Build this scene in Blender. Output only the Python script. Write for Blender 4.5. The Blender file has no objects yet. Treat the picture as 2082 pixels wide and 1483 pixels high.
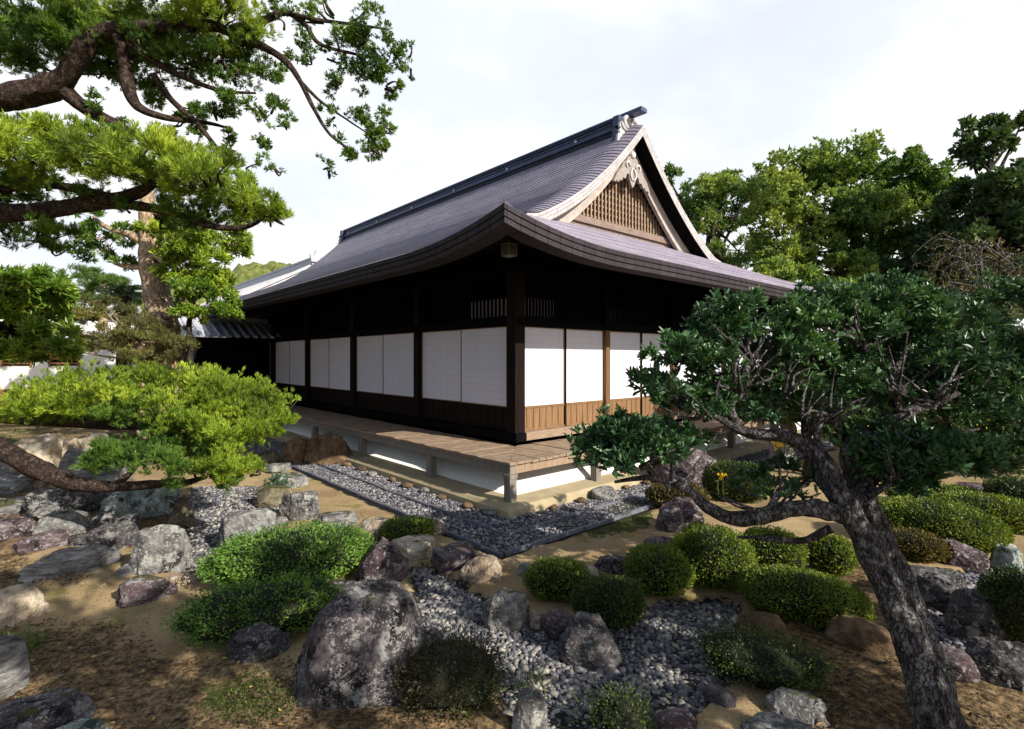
import bpy, bmesh, math, random
import numpy as np
from mathutils import Vector, Matrix
R = math.radians
random.seed(5)
scene = bpy.context.scene
COL = scene.collection

# ---------------------------------------------------------------- camera
FPX, CX, HY, EYE = 1080.0, 1041.0, 728.0, 2.0          # focal length / centre / horizon in photo pixels, eye height in m
cam_d = bpy.data.cameras.new('camera')
cam = bpy.data.objects.new('camera', cam_d); COL.objects.link(cam)
cam_d.sensor_fit = 'HORIZONTAL'; cam_d.sensor_width = 36.0
cam_d.lens = 36.0 * FPX / 2082.0
cam_d.shift_y = -(741.5 - HY) / 2082.0
cam_d.clip_start = 0.05; cam_d.clip_end = 2000
cam.location = (0, 0, EYE); cam.rotation_euler = (R(90), 0, 0)
scene.camera = cam

# ---------------------------------------------------------------- sun and sky
YAW = R(41.8)                                           # the hall's turn
C0 = Vector((0.058, 8.45, 0))                           # ground point under the hall's near wall corner
DR = Vector((math.cos(YAW), math.sin(YAW), 0))          # along the front wall
DL = Vector((-math.sin(YAW), math.cos(YAW), 0))         # along the side wall, away from the camera
SUN_EL = R(31)
_h = (-DL * math.cos(R(9)) + DR * math.sin(R(9))).normalized()
SUN_DIR = Vector((_h.x * math.cos(SUN_EL), _h.y * math.cos(SUN_EL), math.sin(SUN_EL)))
sd = bpy.data.lights.new('sun', 'SUN'); sd.energy = 5.0; sd.angle = R(0.53); sd.color = (1.0, 0.92, 0.79)
so = bpy.data.objects.new('sun', sd); COL.objects.link(so)
so.rotation_euler = SUN_DIR.to_track_quat('Z', 'Y').to_euler(); so.location = (20, -20, 30)

world = bpy.data.worlds.new('World'); scene.world = world
world.use_nodes = True
nt = world.node_tree; nt.nodes.clear()
def wn(t, **k):
    n = nt.nodes.new(t)
    for a, b in k.items(): setattr(n, a, b)
    return n
sky = wn('ShaderNodeTexSky', sky_type='NISHITA', sun_disc=False, sun_elevation=SUN_EL,
         sun_rotation=math.atan2(SUN_DIR.x, SUN_DIR.y), altitude=50, air_density=1.0, dust_density=1.5, ozone_density=1.5)
tc = wn('ShaderNodeTexCoord'); mp = wn('ShaderNodeMapping'); mp.inputs['Scale'].default_value = (1.0, 1.0, 1.7)
mp.inputs['Location'].default_value = (0.35, 0.2, 0.1)
no = wn('ShaderNodeTexNoise'); no.inputs['Scale'].default_value = 2.1; no.inputs['Detail'].default_value = 7; no.inputs['Roughness'].default_value = 0.52
rp = wn('ShaderNodeValToRGB'); rp.color_ramp.elements[0].position = 0.36; rp.color_ramp.elements[1].position = 0.52
rp.color_ramp.elements[0].color = (0.90, 0.90, 0.90, 1)
mx = wn('ShaderNodeMix', data_type='RGBA')
no2 = wn('ShaderNodeTexNoise'); no2.inputs['Scale'].default_value = 3.4; no2.inputs['Detail'].default_value = 6
mx2 = wn('ShaderNodeMix', data_type='RGBA'); mx2.inputs['A'].default_value = (7.5, 7.95, 8.9, 1); mx2.inputs['B'].default_value = (9.2, 9.2, 9.3, 1)
rp2 = wn('ShaderNodeValToRGB'); rp2.color_ramp.elements[0].position = 0.40; rp2.color_ramp.elements[1].position = 0.6
sx = wn('ShaderNodeSeparateXYZ'); mr = wn('ShaderNodeMapRange'); mr.interpolation_type = 'SMOOTHSTEP'      # the bright cloud bank stands in the north half of the sky
for k, v_ in (('From Min', 0.22), ('From Max', 0.58)): mr.inputs[k].default_value = v_
mr.inputs['To Min'].default_value = 0.20
mu = wn('ShaderNodeMath', operation='MULTIPLY')
bg = wn('ShaderNodeBackground'); bg.inputs['Strength'].default_value = 0.08
ow = wn('ShaderNodeOutputWorld')
L = nt.links.new
L(tc.outputs['Generated'], mp.inputs['Vector']); L(mp.outputs[0], no.inputs['Vector']); L(mp.outputs[0], no2.inputs['Vector'])
L(no.outputs['Fac'], rp.inputs['Fac']); L(tc.outputs['Generated'], sx.inputs[0]); L(sx.outputs['Y'], mr.inputs['Value']); L(mr.outputs[0], mu.inputs[0]); L(rp.outputs['Color'], mu.inputs[1]); L(mu.outputs[0], mx.inputs['Factor'])
L(no2.outputs['Fac'], rp2.inputs['Fac']); L(rp2.outputs['Color'], mx2.inputs['Factor']); L(mx2.outputs['Result'], mx.inputs['B'])
L(sky.outputs[0], mx.inputs['A']); L(mx.outputs['Result'], bg.inputs['Color']); L(bg.outputs[0], ow.inputs['Surface'])

vs = scene.view_settings
vs.view_transform = 'Standard'; vs.look = 'None'; vs.exposure = 0.62; vs.gamma = 1.0; vs.use_curve_mapping = False
scene.render.engine = 'CYCLES'
scene.cycles.max_bounces = 6; scene.cycles.diffuse_bounces = 3; scene.cycles.transparent_max_bounces = 8
scene.cycles.use_denoising = True

# ---------------------------------------------------------------- helpers: points
def P(u, v, Y): return Vector(((u - CX) / FPX * Y, Y, EYE - (v - HY) / FPX * Y))
def G(u, v, z=0.0):
    Y = (EYE - z) * FPX / (v - HY)
    return Vector(((u - CX) / FPX * Y, Y, z))
def hall(x, y, z=0.0): return C0 + DR * x + DL * y + Vector((0, 0, z))

# ---------------------------------------------------------------- helpers: numpy noise
def _hash(ix, iy, iz, s):
    n = (ix.astype(np.int64) * 374761393 + iy.astype(np.int64) * 668265263 + iz.astype(np.int64) * 1274126177 + s * 974634599) & 0xffffffff
    n = ((n ^ (n >> 13)) * 1274126177) & 0xffffffff
    n = ((n ^ (n >> 16)) * 2246822519) & 0xffffffff
    return ((n ^ (n >> 15)) & 0xffff) / 32767.5 - 1.0
def vnoise(p, s=0):
    i = np.floor(p).astype(np.int64); f = p - i; w = f * f * (3 - 2 * f)
    x, y, z = i[:, 0], i[:, 1], i[:, 2]; a, b, c = w[:, 0], w[:, 1], w[:, 2]
    r = 0
    for dx in (0, 1):
        for dy in (0, 1):
            for dz in (0, 1):
                r = r + _hash(x + dx, y + dy, z + dz, s) * (a if dx else 1 - a) * (b if dy else 1 - b) * (c if dz else 1 - c)
    return r
def fbm(p, octv=4, s=0, gain=0.5):
    p = np.asarray(p, float); r = np.zeros(len(p)); a = 1.0
    for k in range(octv):
        r += a * vnoise(p * (2.0 ** k) + 17.3 * k, s + k); a *= gain
    return r
def nrm(v): return v / np.maximum(np.linalg.norm(v, axis=-1, keepdims=True), 1e-9)
def rng(s): return np.random.RandomState(s)

# ---------------------------------------------------------------- helpers: objects
def tag(o, label=None, cat=None, group=None, kind=None):
    if label: o['label'] = label
    if cat: o['category'] = cat
    if group: o['group'] = group
    if kind: o['kind'] = kind
    return o
def thing(name, label, cat, loc=(0, 0, 0), rz=0.0, group=None):
    o = bpy.data.objects.new(name, None); COL.objects.link(o)
    o.location = loc; o.rotation_euler = (0, 0, rz); o.empty_display_size = 0.2
    return tag(o, label, cat, group)
class Acc:                                               # collects quads (numpy) and free polygons
    def __init__(s): s.V = []; s.F = []; s.M = []; s.n = 0; s.poly = []
    def add(s, V, F, mi=0):
        V = np.asarray(V, float).reshape(-1, 3); F = np.asarray(F, np.int64).reshape(-1, 4)
        s.V.append(V); s.F.append(F + s.n); s.M.append(np.full(len(F), mi, np.int32)); s.n += len(V); return s
    def ngon(s, V, faces, mi=0):
        V = np.asarray(V, float).reshape(-1, 3); s.V.append(V)
        for f in faces: s.poly.append(([i + s.n for i in f], mi))
        s.n += len(V); return s
    def box(s, c, d, mi=0, rz=0.0, rot=None):
        x, y, z = d[0] / 2, d[1] / 2, d[2] / 2
        V = np.array([(-x, -y, -z), (x, -y, -z), (x, y, -z), (-x, y, -z), (-x, -y, z), (x, -y, z), (x, y, z), (-x, y, z)])
        if rot is not None: V = V @ np.array(rot).T
        elif rz:
            cs, sn = math.cos(rz), math.sin(rz); V = V @ np.array([(cs, sn, 0), (-sn, cs, 0), (0, 0, 1)])
        return s.add(V + np.array(c), [(0, 3, 2, 1), (4, 5, 6, 7), (0, 1, 5, 4), (1, 2, 6, 5), (2, 3, 7, 6), (3, 0, 4, 7)], mi)
    def span(s, a, b, mi=0):                             # box from min corner to max corner
        return s.box([(p + q) / 2 for p, q in zip(a, b)], [abs(q - p) for p, q in zip(a, b)], mi)
    def prism(s, pts, off, mi=0):                        # polygon in 3-D pushed along off
        P0 = np.array(pts, float); n = len(P0); V = np.vstack([P0, P0 + np.array(off)])
        return s.ngon(V, [tuple(range(n))[::-1], tuple(range(n, 2 * n))] + [(i, (i + 1) % n, n + (i + 1) % n, n + i) for i in range(n)], mi)
    def build(s, name, mats, parent=None, smooth=False, origin=None):
        V = np.vstack(s.V) if s.V else np.zeros((0, 3))
        if origin is not None: V = V - np.array(origin)
        me = bpy.data.meshes.new(name)
        F = np.vstack(s.F) if s.F else np.zeros((0, 4), np.int64)
        M = np.concatenate(s.M) if s.M else np.zeros(0, np.int32)
        loops = F.ravel(); starts = np.arange(0, len(F) * 4, 4)
        if s.poly:
            lp = []; st = []; k = len(loops)
            for f, mi in s.poly: st.append(k); lp += f; k += len(f)
            loops = np.concatenate([loops, np.array(lp)]); starts = np.concatenate([starts, np.array(st)])
            M = np.concatenate([M, np.array([mi for _, mi in s.poly], np.int32)])
        me.vertices.add(len(V)); me.vertices.foreach_set('co', V.astype(np.float32).ravel())
        me.loops.add(len(loops)); me.loops.foreach_set('vertex_index', loops.astype(np.int32))
        me.polygons.add(len(starts)); me.polygons.foreach_set('loop_start', starts.astype(np.int32))
        me.polygons.foreach_set('material_index', M.astype(np.int32))
        if smooth: me.polygons.foreach_set('use_smooth', np.ones(len(starts), bool))
        else: me.polygons.foreach_set('use_smooth', np.zeros(len(starts), bool))
        me.update(calc_edges=True)
        for m in (mats if isinstance(mats, (list, tuple)) else [mats]): me.materials.append(m)
        o = bpy.data.objects.new(name, me); COL.objects.link(o)
        if parent is not None: o.parent = parent
        return o
def catmull(pts, n):
    pts = [Vector(p) for p in pts]
    q = [pts[0] * 2 - pts[1]] + pts + [pts[-1] * 2 - pts[-2]]
    out = []
    for i in range(1, len(q) - 2):
        for k in range(n):
            t = k / n; a, b, c, d = q[i - 1], q[i], q[i + 1], q[i + 2]
            out.append(0.5 * ((2 * b) + (c - a) * t + (2 * a - 5 * b + 4 * c - d) * t * t + (3 * b - a - 3 * c + d) * t ** 3))
    out.append(pts[-1]); return out
def tube(acc, pts, rad, sides=10, sub=5, bump=0.0, seed=0, mi=0, twist=0.0):
    c = catmull(pts, sub); m = len(c)
    rr = np.interp(np.linspace(0, len(rad) - 1, m), np.arange(len(rad)), rad)
    C = np.array([list(v) for v in c]); T = nrm(np.gradient(C, axis=0))
    up = np.array((0.13, 0.31, 0.94)); u = np.cross(T[0], up); u /= np.linalg.norm(u) + 1e-9
    V = []
    ang = np.linspace(0, 2 * math.pi, sides, endpoint=False)
    for i in range(m):
        u = u - T[i] * np.dot(u, T[i]); u /= np.linalg.norm(u) + 1e-9; w = np.cross(T[i], u)
        a = ang + twist * i
        V.append(C[i] + rr[i] * (np.cos(a)[:, None] * u + np.sin(a)[:, None] * w))
    V = np.array(V)
    if bump:
        D = (V - C[:, None, :]); sc = 1.0 / max(np.mean(rr), 1e-3)
        
        Lq = np.concatenate([[0], np.cumsum(np.linalg.norm(np.diff(C, axis=0), axis=1))]); ph = .5 * fbm(np.stack([Lq * sc * .3, Lq * 0, Lq * 0], 1), 2, seed)
        aa = ang[None, :] + ph[:, None] + .25 * (Lq * sc)[:, None] * .15
        Q = np.stack([np.cos(aa) * 1.7, np.sin(aa) * 1.7, np.broadcast_to((Lq * sc * .35)[:, None], aa.shape)], -1).reshape(-1, 3)
        k = 1 + bump * fbm(Q, 3, seed).reshape(m, sides)
        V = C[:, None, :] + D * k[:, :, None]
    F = []
    for i in range(m - 1):
        for j in range(sides):
            F.append((i * sides + j, i * sides + (j + 1) % sides, (i + 1) * sides + (j + 1) % sides, (i + 1) * sides + j))
    V = V.reshape(-1, 3); n = len(V)
    V = np.vstack([V, C[0], C[-1] + T[-1] * rr[-1] * 0.6])
    for j in range(0, sides, 2):
        F.append((n, (j + 2) % sides, (j + 1) % sides, j))
        b = (m - 1) * sides; F.append((n + 1, b + j, b + (j + 1) % sides, b + (j + 2) % sides))
    acc.add(V, F, mi)
_cs = {}
def cube_sphere(n):
    if n in _cs: return _cs[n]
    t = np.tan(np.linspace(-math.pi / 4, math.pi / 4, n + 1)); V = []; F = []; idx = {}
    for ax in range(3):
        for sg in (-1, 1):
            ids = np.zeros((n + 1, n + 1), int)
            for i in range(n + 1):
                for j in range(n + 1):
                    p = [0, 0, 0]; p[ax] = sg; p[(ax + 1) % 3] = t[i]; p[(ax + 2) % 3] = t[j]
                    k = tuple(round(x, 5) for x in p)
                    if k not in idx: idx[k] = len(V); V.append(p)
                    ids[i, j] = idx[k]
            for i in range(n):
                for j in range(n):
                    q = (ids[i, j], ids[i + 1, j], ids[i + 1, j + 1], ids[i, j + 1]); F.append(q if sg > 0 else q[::-1])
    _cs[n] = (nrm(np.array(V, float)), np.array(F)); return _cs[n]

# ---------------------------------------------------------------- helpers: leaves
def leaf_quads(acc, pos, d, Ln, W, seed=0, up=None, fold=0.25, droop=0.0, mi=0, two=False):
    r = rng(seed); n = len(pos)
    d = nrm(d); Ln = np.broadcast_to(Ln, n)[:, None] * (0.75 + 0.5 * r.rand(n, 1)); W = np.broadcast_to(W, n)[:, None] * (0.8 + 0.4 * r.rand(n, 1))
    q = r.randn(n, 3) * 0.6
    if up is not None: q = q * 0.7 + up
    s = nrm(np.cross(d, q)); w = nrm(np.cross(s, d))
    a = pos; mL = pos + d * Ln * 0.5 + s * W * 0.5 + w * W * fold; mR = pos + d * Ln * 0.5 - s * W * 0.5 + w * W * fold
    tip = pos + d * Ln - np.array((0, 0, 1.0)) * Ln * droop
    if not two:
        V = np.stack([a, mL, tip, mR], 1).reshape(-1, 3); F = np.arange(4 * n).reshape(n, 4)
    else:
        l1 = pos + d * Ln * .30 + s * W * .46 + w * W * fold; l2 = pos + d * Ln * .74 + s * W * .40 + w * W * fold * .8 - np.array((0, 0, 1.0)) * Ln * droop * .5
        r1 = pos + d * Ln * .30 - s * W * .46 + w * W * fold; r2 = pos + d * Ln * .74 - s * W * .40 + w * W * fold * .8 - np.array((0, 0, 1.0)) * Ln * droop * .5
        V = np.stack([a, l1, l2, tip, r2, r1], 1).reshape(-1, 3); b = np.arange(n)[:, None] * 6
        F = np.vstack([b + np.array((0, 3, 2, 1)), b + np.array((0, 5, 4, 3))])
    acc.add(V, F, mi)
def rosettes(acc, pos, ax, k, spread, Ln, W, seed=0, **kw):
    r = rng(seed + 99); n = len(pos)
    ax = nrm(ax); t = nrm(np.cross(ax, r.randn(n, 3))); b = np.cross(ax, t)
    az = (np.arange(k)[None, :] * 2.399 + r.rand(n, 1) * 6.28)[..., None]
    sp = spread * (0.45 + 0.9 * r.rand(n, k, 1))
    D = ax[:, None, :] + sp * (np.cos(az) * t[:, None, :] + np.sin(az) * b[:, None, :])
    Pp = np.repeat(pos, k, 0) + 0.15 * np.broadcast_to(Ln, 1)[0] * r.randn(n * k, 3)
    leaf_quads(acc, Pp, D.reshape(-1, 3), Ln, W, seed=seed + 7, up=np.repeat(ax, k, 0) * 0.8, **kw)
def clump_points(c, r3, n, seed, m=24, rc=.14, shell=.5, flat=.5, thr=-.4, lump=.3):
    """points gathered in small tufts over a pad; returns points and the direction out of their own tuft"""
    cc, cd = blob_points(c, r3, m, seed, shell, flat, thr, 2.4, lump)
    if not len(cc): return cc, cd
    r = rng(seed + 50); k = r.randint(len(cc), size=n); sc = (.65 + .7 * r.rand(len(cc)))[k][:, None]
    o = nrm(r.randn(n, 3)) * (r.rand(n, 1) ** .45) * rc * sc
    o[:, 2] = np.where(o[:, 2] < 0, o[:, 2] * .5, o[:, 2])
    return cc[k] + o, nrm(o * (1 / rc) + cd[k] * .5)
def blob_points(c, r3, n, seed, shell=0.5, flat=0.45, thr=-0.25, freq=2.2, lump=0.18):
    r = rng(seed); d = nrm(r.randn(int(n * 1.6) + 8, 3))
    d = d[: int(n * 1.6) + 8]
    rad = shell + (1 - shell) * r.rand(len(d)) ** 0.6
    lum = 1 + lump * fbm(d * 1.9 + seed, 3, seed)
    q = d * (rad * lum)[:, None]
    q[:, 2] = np.where(q[:, 2] < 0, q[:, 2] * flat, q[:, 2])
    p = q * np.array(r3) + np.array(c)
    keep = fbm(p * freq / max(min(r3), 0.05) * 0.45 + seed * 3.1, 2, seed + 5) > thr
    p = p[keep][:n]; dd = nrm((d / np.array(r3)))[keep][:n]
    return p, dd

# ---------------------------------------------------------------- materials
def mat(name):
    m = bpy.data.materials.new(name); m.use_nodes = True
    n = m.node_tree.nodes; b = n.get('Principled BSDF'); return m, m.node_tree, b
def N(t, ty, **k):
    n = t.nodes.new(ty)
    for a, b in k.items():
        if a in n.inputs.keys() if hasattr(n.inputs, 'keys') else False: n.inputs[a].default_value = b
        else: setattr(n, a, b)
    return n
def ramp(t, fac, cols, pos=None):
    r = t.nodes.new('ShaderNodeValToRGB'); e = r.color_ramp.elements
    pos = pos or [i / (len(cols) - 1) for i in range(len(cols))]
    while len(e) < len(cols): e.new(0.5)
    for i, c in enumerate(cols): e[i].position = pos[i]; e[i].color = (*c, 1)
    t.links.new(fac, r.inputs['Fac']); return r.outputs['Color']
def noise_out(t, scale, detail=5, rough=0.55, vec=None, dist=0.0):
    n = t.nodes.new('ShaderNodeTexNoise'); n.inputs['Scale'].default_value = scale; n.inputs['Detail'].default_value = detail
    n.inputs['Roughness'].default_value = rough; n.inputs['Distortion'].default_value = dist
    if vec is not None: t.links.new(vec, n.inputs['Vector'])
    return n.outputs['Fac']
def coords(t, kind='Object', scale=(1, 1, 1), loc=(0, 0, 0)):
    c = t.nodes.new('ShaderNodeTexCoord'); m = t.nodes.new('ShaderNodeMapping')
    m.inputs['Scale'].default_value = scale; m.inputs['Location'].default_value = loc
    t.links.new(c.outputs[kind], m.inputs['Vector']); return m.outputs[0]
def mixc(t, f, a, b, mode='MIX'):
    m = t.nodes.new('ShaderNodeMix'); m.data_type = 'RGBA'; m.blend_type = mode
    for s, v in (('Factor', f), ('A', a), ('B', b)):
        if isinstance(v, (int, float)): m.inputs[s].default_value = v
        elif isinstance(v, tuple): m.inputs[s].default_value = (*v, 1)
        else: t.links.new(v, m.inputs[s])
    return m.outputs['Result']
def bump(t, b, h, strength=0.5, dist=0.02, prev=None):
    n = t.nodes.new('ShaderNodeBump'); n.inputs['Strength'].default_value = strength; n.inputs['Distance'].default_value = dist
    t.links.new(h, n.inputs['Height'])
    if prev is not None: t.links.new(prev, n.inputs['Normal'])
    t.links.new(n.outputs[0], b.inputs['Normal']); return n.outputs[0]
def objrand(t, vec):                                     # shifts a texture by a random amount per object
    o = t.nodes.new('ShaderNodeObjectInfo'); m = t.nodes.new('ShaderNodeVectorMath'); m.operation = 'MULTIPLY_ADD'
    c = t.nodes.new('ShaderNodeCombineXYZ')
    for k in range(3): t.links.new(o.outputs['Random'], c.inputs[k])
    t.links.new(c.outputs[0], m.inputs[0]); m.inputs[1].default_value = (37, 51, 23); t.links.new(vec, m.inputs[2])
    return m.outputs[0]
def wood(name, c1, c2, grain=(1, 1, 1), sc=6, rough=0.7, bm=0.3):
    m, t, b = mat(name); v = objrand(t, coords(t, 'Object', grain))
    f = noise_out(t, sc, 6, 0.65, v); t.links.new(ramp(t, f, [c1, c2], [0.3, 0.7]), b.inputs['Base Color'])
    b.inputs['Roughness'].default_value = rough; b.inputs['Specular IOR Level'].default_value = min(.2, 3 * c2[0])
    bump(t, b, f, bm, 0.01); return m
def leafmat(name, cols, rough=0.45, tr=0.25, cl=1.2, spec=0.4):
    m, t, b = mat(name); g = t.nodes.new('ShaderNodeNewGeometry')
    f = noise_out(t, cl, 3, 0.5, coords(t, 'Object'))
    ad = t.nodes.new('ShaderNodeMath'); ad.operation = 'MULTIPLY_ADD'; ad.inputs[1].default_value = 0.55
    sb = t.nodes.new('ShaderNodeMath'); sb.operation = 'MULTIPLY_ADD'; sb.inputs[1].default_value = 2.1; sb.inputs[2].default_value = -0.82
    t.links.new(f, sb.inputs[0]); t.links.new(g.outputs['Random Per Island'], ad.inputs[0]); t.links.new(sb.outputs[0], ad.inputs[2])
    c = ramp(t, ad.outputs[0], cols)
    t.links.new(c, b.inputs['Base Color']); b.inputs['Roughness'].default_value = rough; b.inputs['Specular IOR Level'].default_value = spec
    tl = t.nodes.new('ShaderNodeBsdfTranslucent'); t.links.new(mixc(t, 1.0, c, (1.5, 1.35, 0.5), 'MULTIPLY'), tl.inputs['Color'])
    ms = t.nodes.new('ShaderNodeMixShader'); ms.inputs[0].default_value = tr
    t.links.new(b.outputs[0], ms.inputs[1]); t.links.new(tl.outputs[0], ms.inputs[2])
    t.links.new(ms.outputs[0], t.nodes['Material Output'].inputs['Surface']); return m
def barkmat(name, c1, c2, c3, sc=14, stretch=(1, 1, 0.25), lich=None, crack=.85):
    m, t, b = mat(name); v = objrand(t, coords(t, 'Object', stretch))
    f = noise_out(t, sc, 9, 0.78, v, 0.9); c = ramp(t, f, [c1, c2, c3], [0.40, 0.50, 0.62]); fc = noise_out(t, sc * 4, 5, .7, v); c = mixc(t, .8, c, ramp(t, fc, [(.35, .35, .35), (1.35, 1.35, 1.35)], [.36, .64]), 'MULTIPLY')
    if lich:
        f2 = noise_out(t, 5.5, 8, 0.75, objrand(t, coords(t, 'Object')), 0.8); k = ramp(t, f2, [(0, 0, 0), (1, 1, 1)], [0.49, 0.55]); k = mixc(t, 1.0, k, ramp(t, fc, [(0, 0, 0), (1, 1, 1)], [.40, .52]), 'MULTIPLY'); c = mixc(t, k, c, lich)
    vo = t.nodes.new('ShaderNodeTexVoronoi'); vo.feature = 'DISTANCE_TO_EDGE'; vo.inputs['Scale'].default_value = sc * 1.3
    wv = t.nodes.new('ShaderNodeVectorMath'); wv.operation = 'MULTIPLY_ADD'; wn_ = t.nodes.new('ShaderNodeTexNoise'); wn_.inputs['Scale'].default_value = sc * .8; t.links.new(v, wn_.inputs['Vector'])
    t.links.new(wn_.outputs['Color'], wv.inputs[0]); wv.inputs[1].default_value = (.12, .12, .12); t.links.new(v, wv.inputs[2]); t.links.new(wv.outputs[0], vo.inputs['Vector'])
    ck = ramp(t, vo.outputs['Distance'], [(.18, .16, .16), (1, 1, 1)], [.03, .16]); c = mixc(t, crack, c, ck, 'MULTIPLY')
    t.links.new(c, b.inputs['Base Color']); b.inputs['Roughness'].default_value = 0.85; b.inputs['Specular IOR Level'].default_value = 0.2
    n1 = bump(t, b, f, 0.9, 0.03); bump(t, b, ck, 0.9 * crack, 0.02, n1); return m
def rockmat(name, base, dark, light, lichen=None, moss=0.0, sc=3.0, streak=(1, 1, 1), lamt=0.56):
    m, t, b = mat(name); v = objrand(t, coords(t, 'Object', streak)); v0 = objrand(t, coords(t, 'Object'))
    f = noise_out(t, sc, 8, 0.68, v, 0.5); f2 = noise_out(t, sc * 5, 6, 0.7, v)
    c = ramp(t, f, [dark, base, light], [0.33, 0.5, 0.68])
    c = mixc(t, 0.75, c, ramp(t, f2, [(0.3, 0.3, 0.3), (1, 1, 1), (1.5, 1.5, 1.5)], [0.3, 0.5, 0.7]), 'MULTIPLY')
    if lichen:
        f4 = noise_out(t, 4.2, 8, 0.8, v0, 0.8); k2 = ramp(t, f4, [(1, 1, 1), (0, 0, 0)], [0.40, 0.47]); c = mixc(t, k2, c, tuple(x * 0.4 for x in dark))
        wv = t.nodes.new('ShaderNodeVectorMath'); wv.operation = 'MULTIPLY_ADD'; wn_ = t.nodes.new('ShaderNodeTexNoise'); wn_.inputs['Scale'].default_value = 16; wn_.inputs['Detail'].default_value = 5
        t.links.new(v0, wn_.inputs['Vector']); t.links.new(wn_.outputs['Color'], wv.inputs[0]); wv.inputs[1].default_value = (.16, .16, .16); t.links.new(v0, wv.inputs[2])
        big = ramp(t, noise_out(t, 2.2, 4, .6, v0, .6), [(0, 0, 0), (1, 1, 1)], [.38, .46])
        for vsc, th_, pk in ((8.0, .32, .45), (19.0, .32, .50), (44.0, .36, .42)):
            vo = t.nodes.new('ShaderNodeTexVoronoi'); vo.inputs['Scale'].default_value = vsc; t.links.new(wv.outputs[0], vo.inputs['Vector'])
            k = ramp(t, vo.outputs['Distance'], [(1, 1, 1), (0, 0, 0)], [th_, th_ + .07]); sc_ = t.nodes.new('ShaderNodeSeparateColor'); t.links.new(vo.outputs['Color'], sc_.inputs[0])
            k = mixc(t, 1.0, k, ramp(t, sc_.outputs[0], [(0, 0, 0), (1, 1, 1)], [pk + lamt - .56, pk + lamt - .54]), 'MULTIPLY')
            k = mixc(t, 1.0, k, ramp(t, f2, [(.15, .15, .15), (1, 1, 1)], [.42, .48]), 'MULTIPLY')
            k = mixc(t, 1.0, k, big, 'MULTIPLY'); c = mixc(t, k, c, lichen)
    if moss:
        g = t.nodes.new('ShaderNodeNewGeometry'); sx = t.nodes.new('ShaderNodeSeparateXYZ'); t.links.new(g.outputs['Normal'], sx.inputs[0])
        mu = t.nodes.new('ShaderNodeMath'); mu.operation = 'MULTIPLY'; t.links.new(sx.outputs['Z'], mu.inputs[0]); t.links.new(noise_out(t, 5, 5, 0.6, v0), mu.inputs[1])
        k = ramp(t, mu.outputs[0], [(0, 0, 0), (1, 1, 1)], [0.56 - moss * 0.3, 0.66 - moss * 0.3]); c = mixc(t, k, c, (0.06, 0.065, 0.02))
    t.links.new(c, b.inputs['Base Color']); b.inputs['Roughness'].default_value = 0.85; b.inputs['Specular IOR Level'].default_value = 0.25
    n1 = bump(t, b, f, 0.8, 0.10); n2 = bump(t, b, f2, 0.9, 0.03, n1); bump(t, b, noise_out(t, sc * 22, 4, .7, v), .6, .006, n2); return m
def plain(name, c, rough=0.7, var=0.12, sc=8, bm=0.1, spec=0.3, metal=0.0):
    m, t, b = mat(name); f = noise_out(t, sc, 6, 0.6, coords(t, 'Object'))
    t.links.new(ramp(t, f, [tuple(x * (1 - var) for x in c), tuple(min(1, x * (1 + var)) for x in c)], [0.3, 0.7]), b.inputs['Base Color'])
    b.inputs['Roughness'].default_value = rough; b.inputs['Specular IOR Level'].default_value = spec; b.inputs['Metallic'].default_value = metal
    if bm: bump(t, b, f, bm, 0.01)
    return m
# ---------------------------------------------------------------- materials of the hall
M = {}
M['dark_wood'] = wood('dark_wood', (0.003, 0.003, 0.0045), (0.0065, 0.0055, 0.0065), (6, 6, 0.5), 5)
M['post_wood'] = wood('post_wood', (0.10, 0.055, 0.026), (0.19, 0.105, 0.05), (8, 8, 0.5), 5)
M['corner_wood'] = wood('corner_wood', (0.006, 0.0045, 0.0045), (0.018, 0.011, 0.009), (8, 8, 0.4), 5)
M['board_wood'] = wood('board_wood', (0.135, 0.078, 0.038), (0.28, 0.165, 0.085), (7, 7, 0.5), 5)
M['shaded_board_wood'] = wood('shaded_board_wood', (0.006, 0.0045, 0.0045), (0.020, 0.011, 0.009), (7, 7, 0.5), 5)  # near-black copy of the front boards, with the side wall's shade in its colour
M['deck_wood'] = wood('deck_wood', (0.17, 0.125, 0.09), (0.34, 0.25, 0.18), (0.6, 0.6, 8), 9, 0.75)
M['grey_wood'] = wood('grey_wood', (0.13, 0.115, 0.10), (0.26, 0.23, 0.20), (9, 9, 0.5), 5)
M['barge_wood'] = wood('barge_wood', (0.27, 0.225, 0.205), (0.47, 0.42, 0.40), (2, 2, 2), 3)
M['lattice_wood'] = wood('lattice_wood', (0.20, 0.135, 0.09), (0.34, 0.25, 0.18), (6, 6, 0.5), 5)
M['beam_wood'] = wood('beam_wood', (0.15, 0.105, 0.09), (0.25, 0.19, 0.17), (1, 5, 5), 4)
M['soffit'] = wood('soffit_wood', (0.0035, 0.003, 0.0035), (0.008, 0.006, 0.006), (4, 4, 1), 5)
M['plaster'] = plain('plaster', (0.80, 0.79, 0.76), 0.9, 0.05, 3, 0.05)
M['plinth'] = plain('plinth', (0.36, 0.30, 0.19), 0.9, 0.2, 4, 0.2)
M['ridge_metal'] = plain('ridge_metal', (0.045, 0.060, 0.125), 0.42, 0.3, 2.5, 0.05, 0.5)
M['ridge_dark'] = plain('ridge_dark', (0.012, 0.014, 0.025), 0.6, 0.3, 5, 0.1)
M['ornament_pale'] = plain('ornament_pale', (0.50, 0.49, 0.51), 0.7, 0.14, 9, 0.2)
M['pendant_wood'] = plain('pendant_wood', (0.27, 0.24, 0.225), 0.8, 0.2, 14, 0.3)
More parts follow.
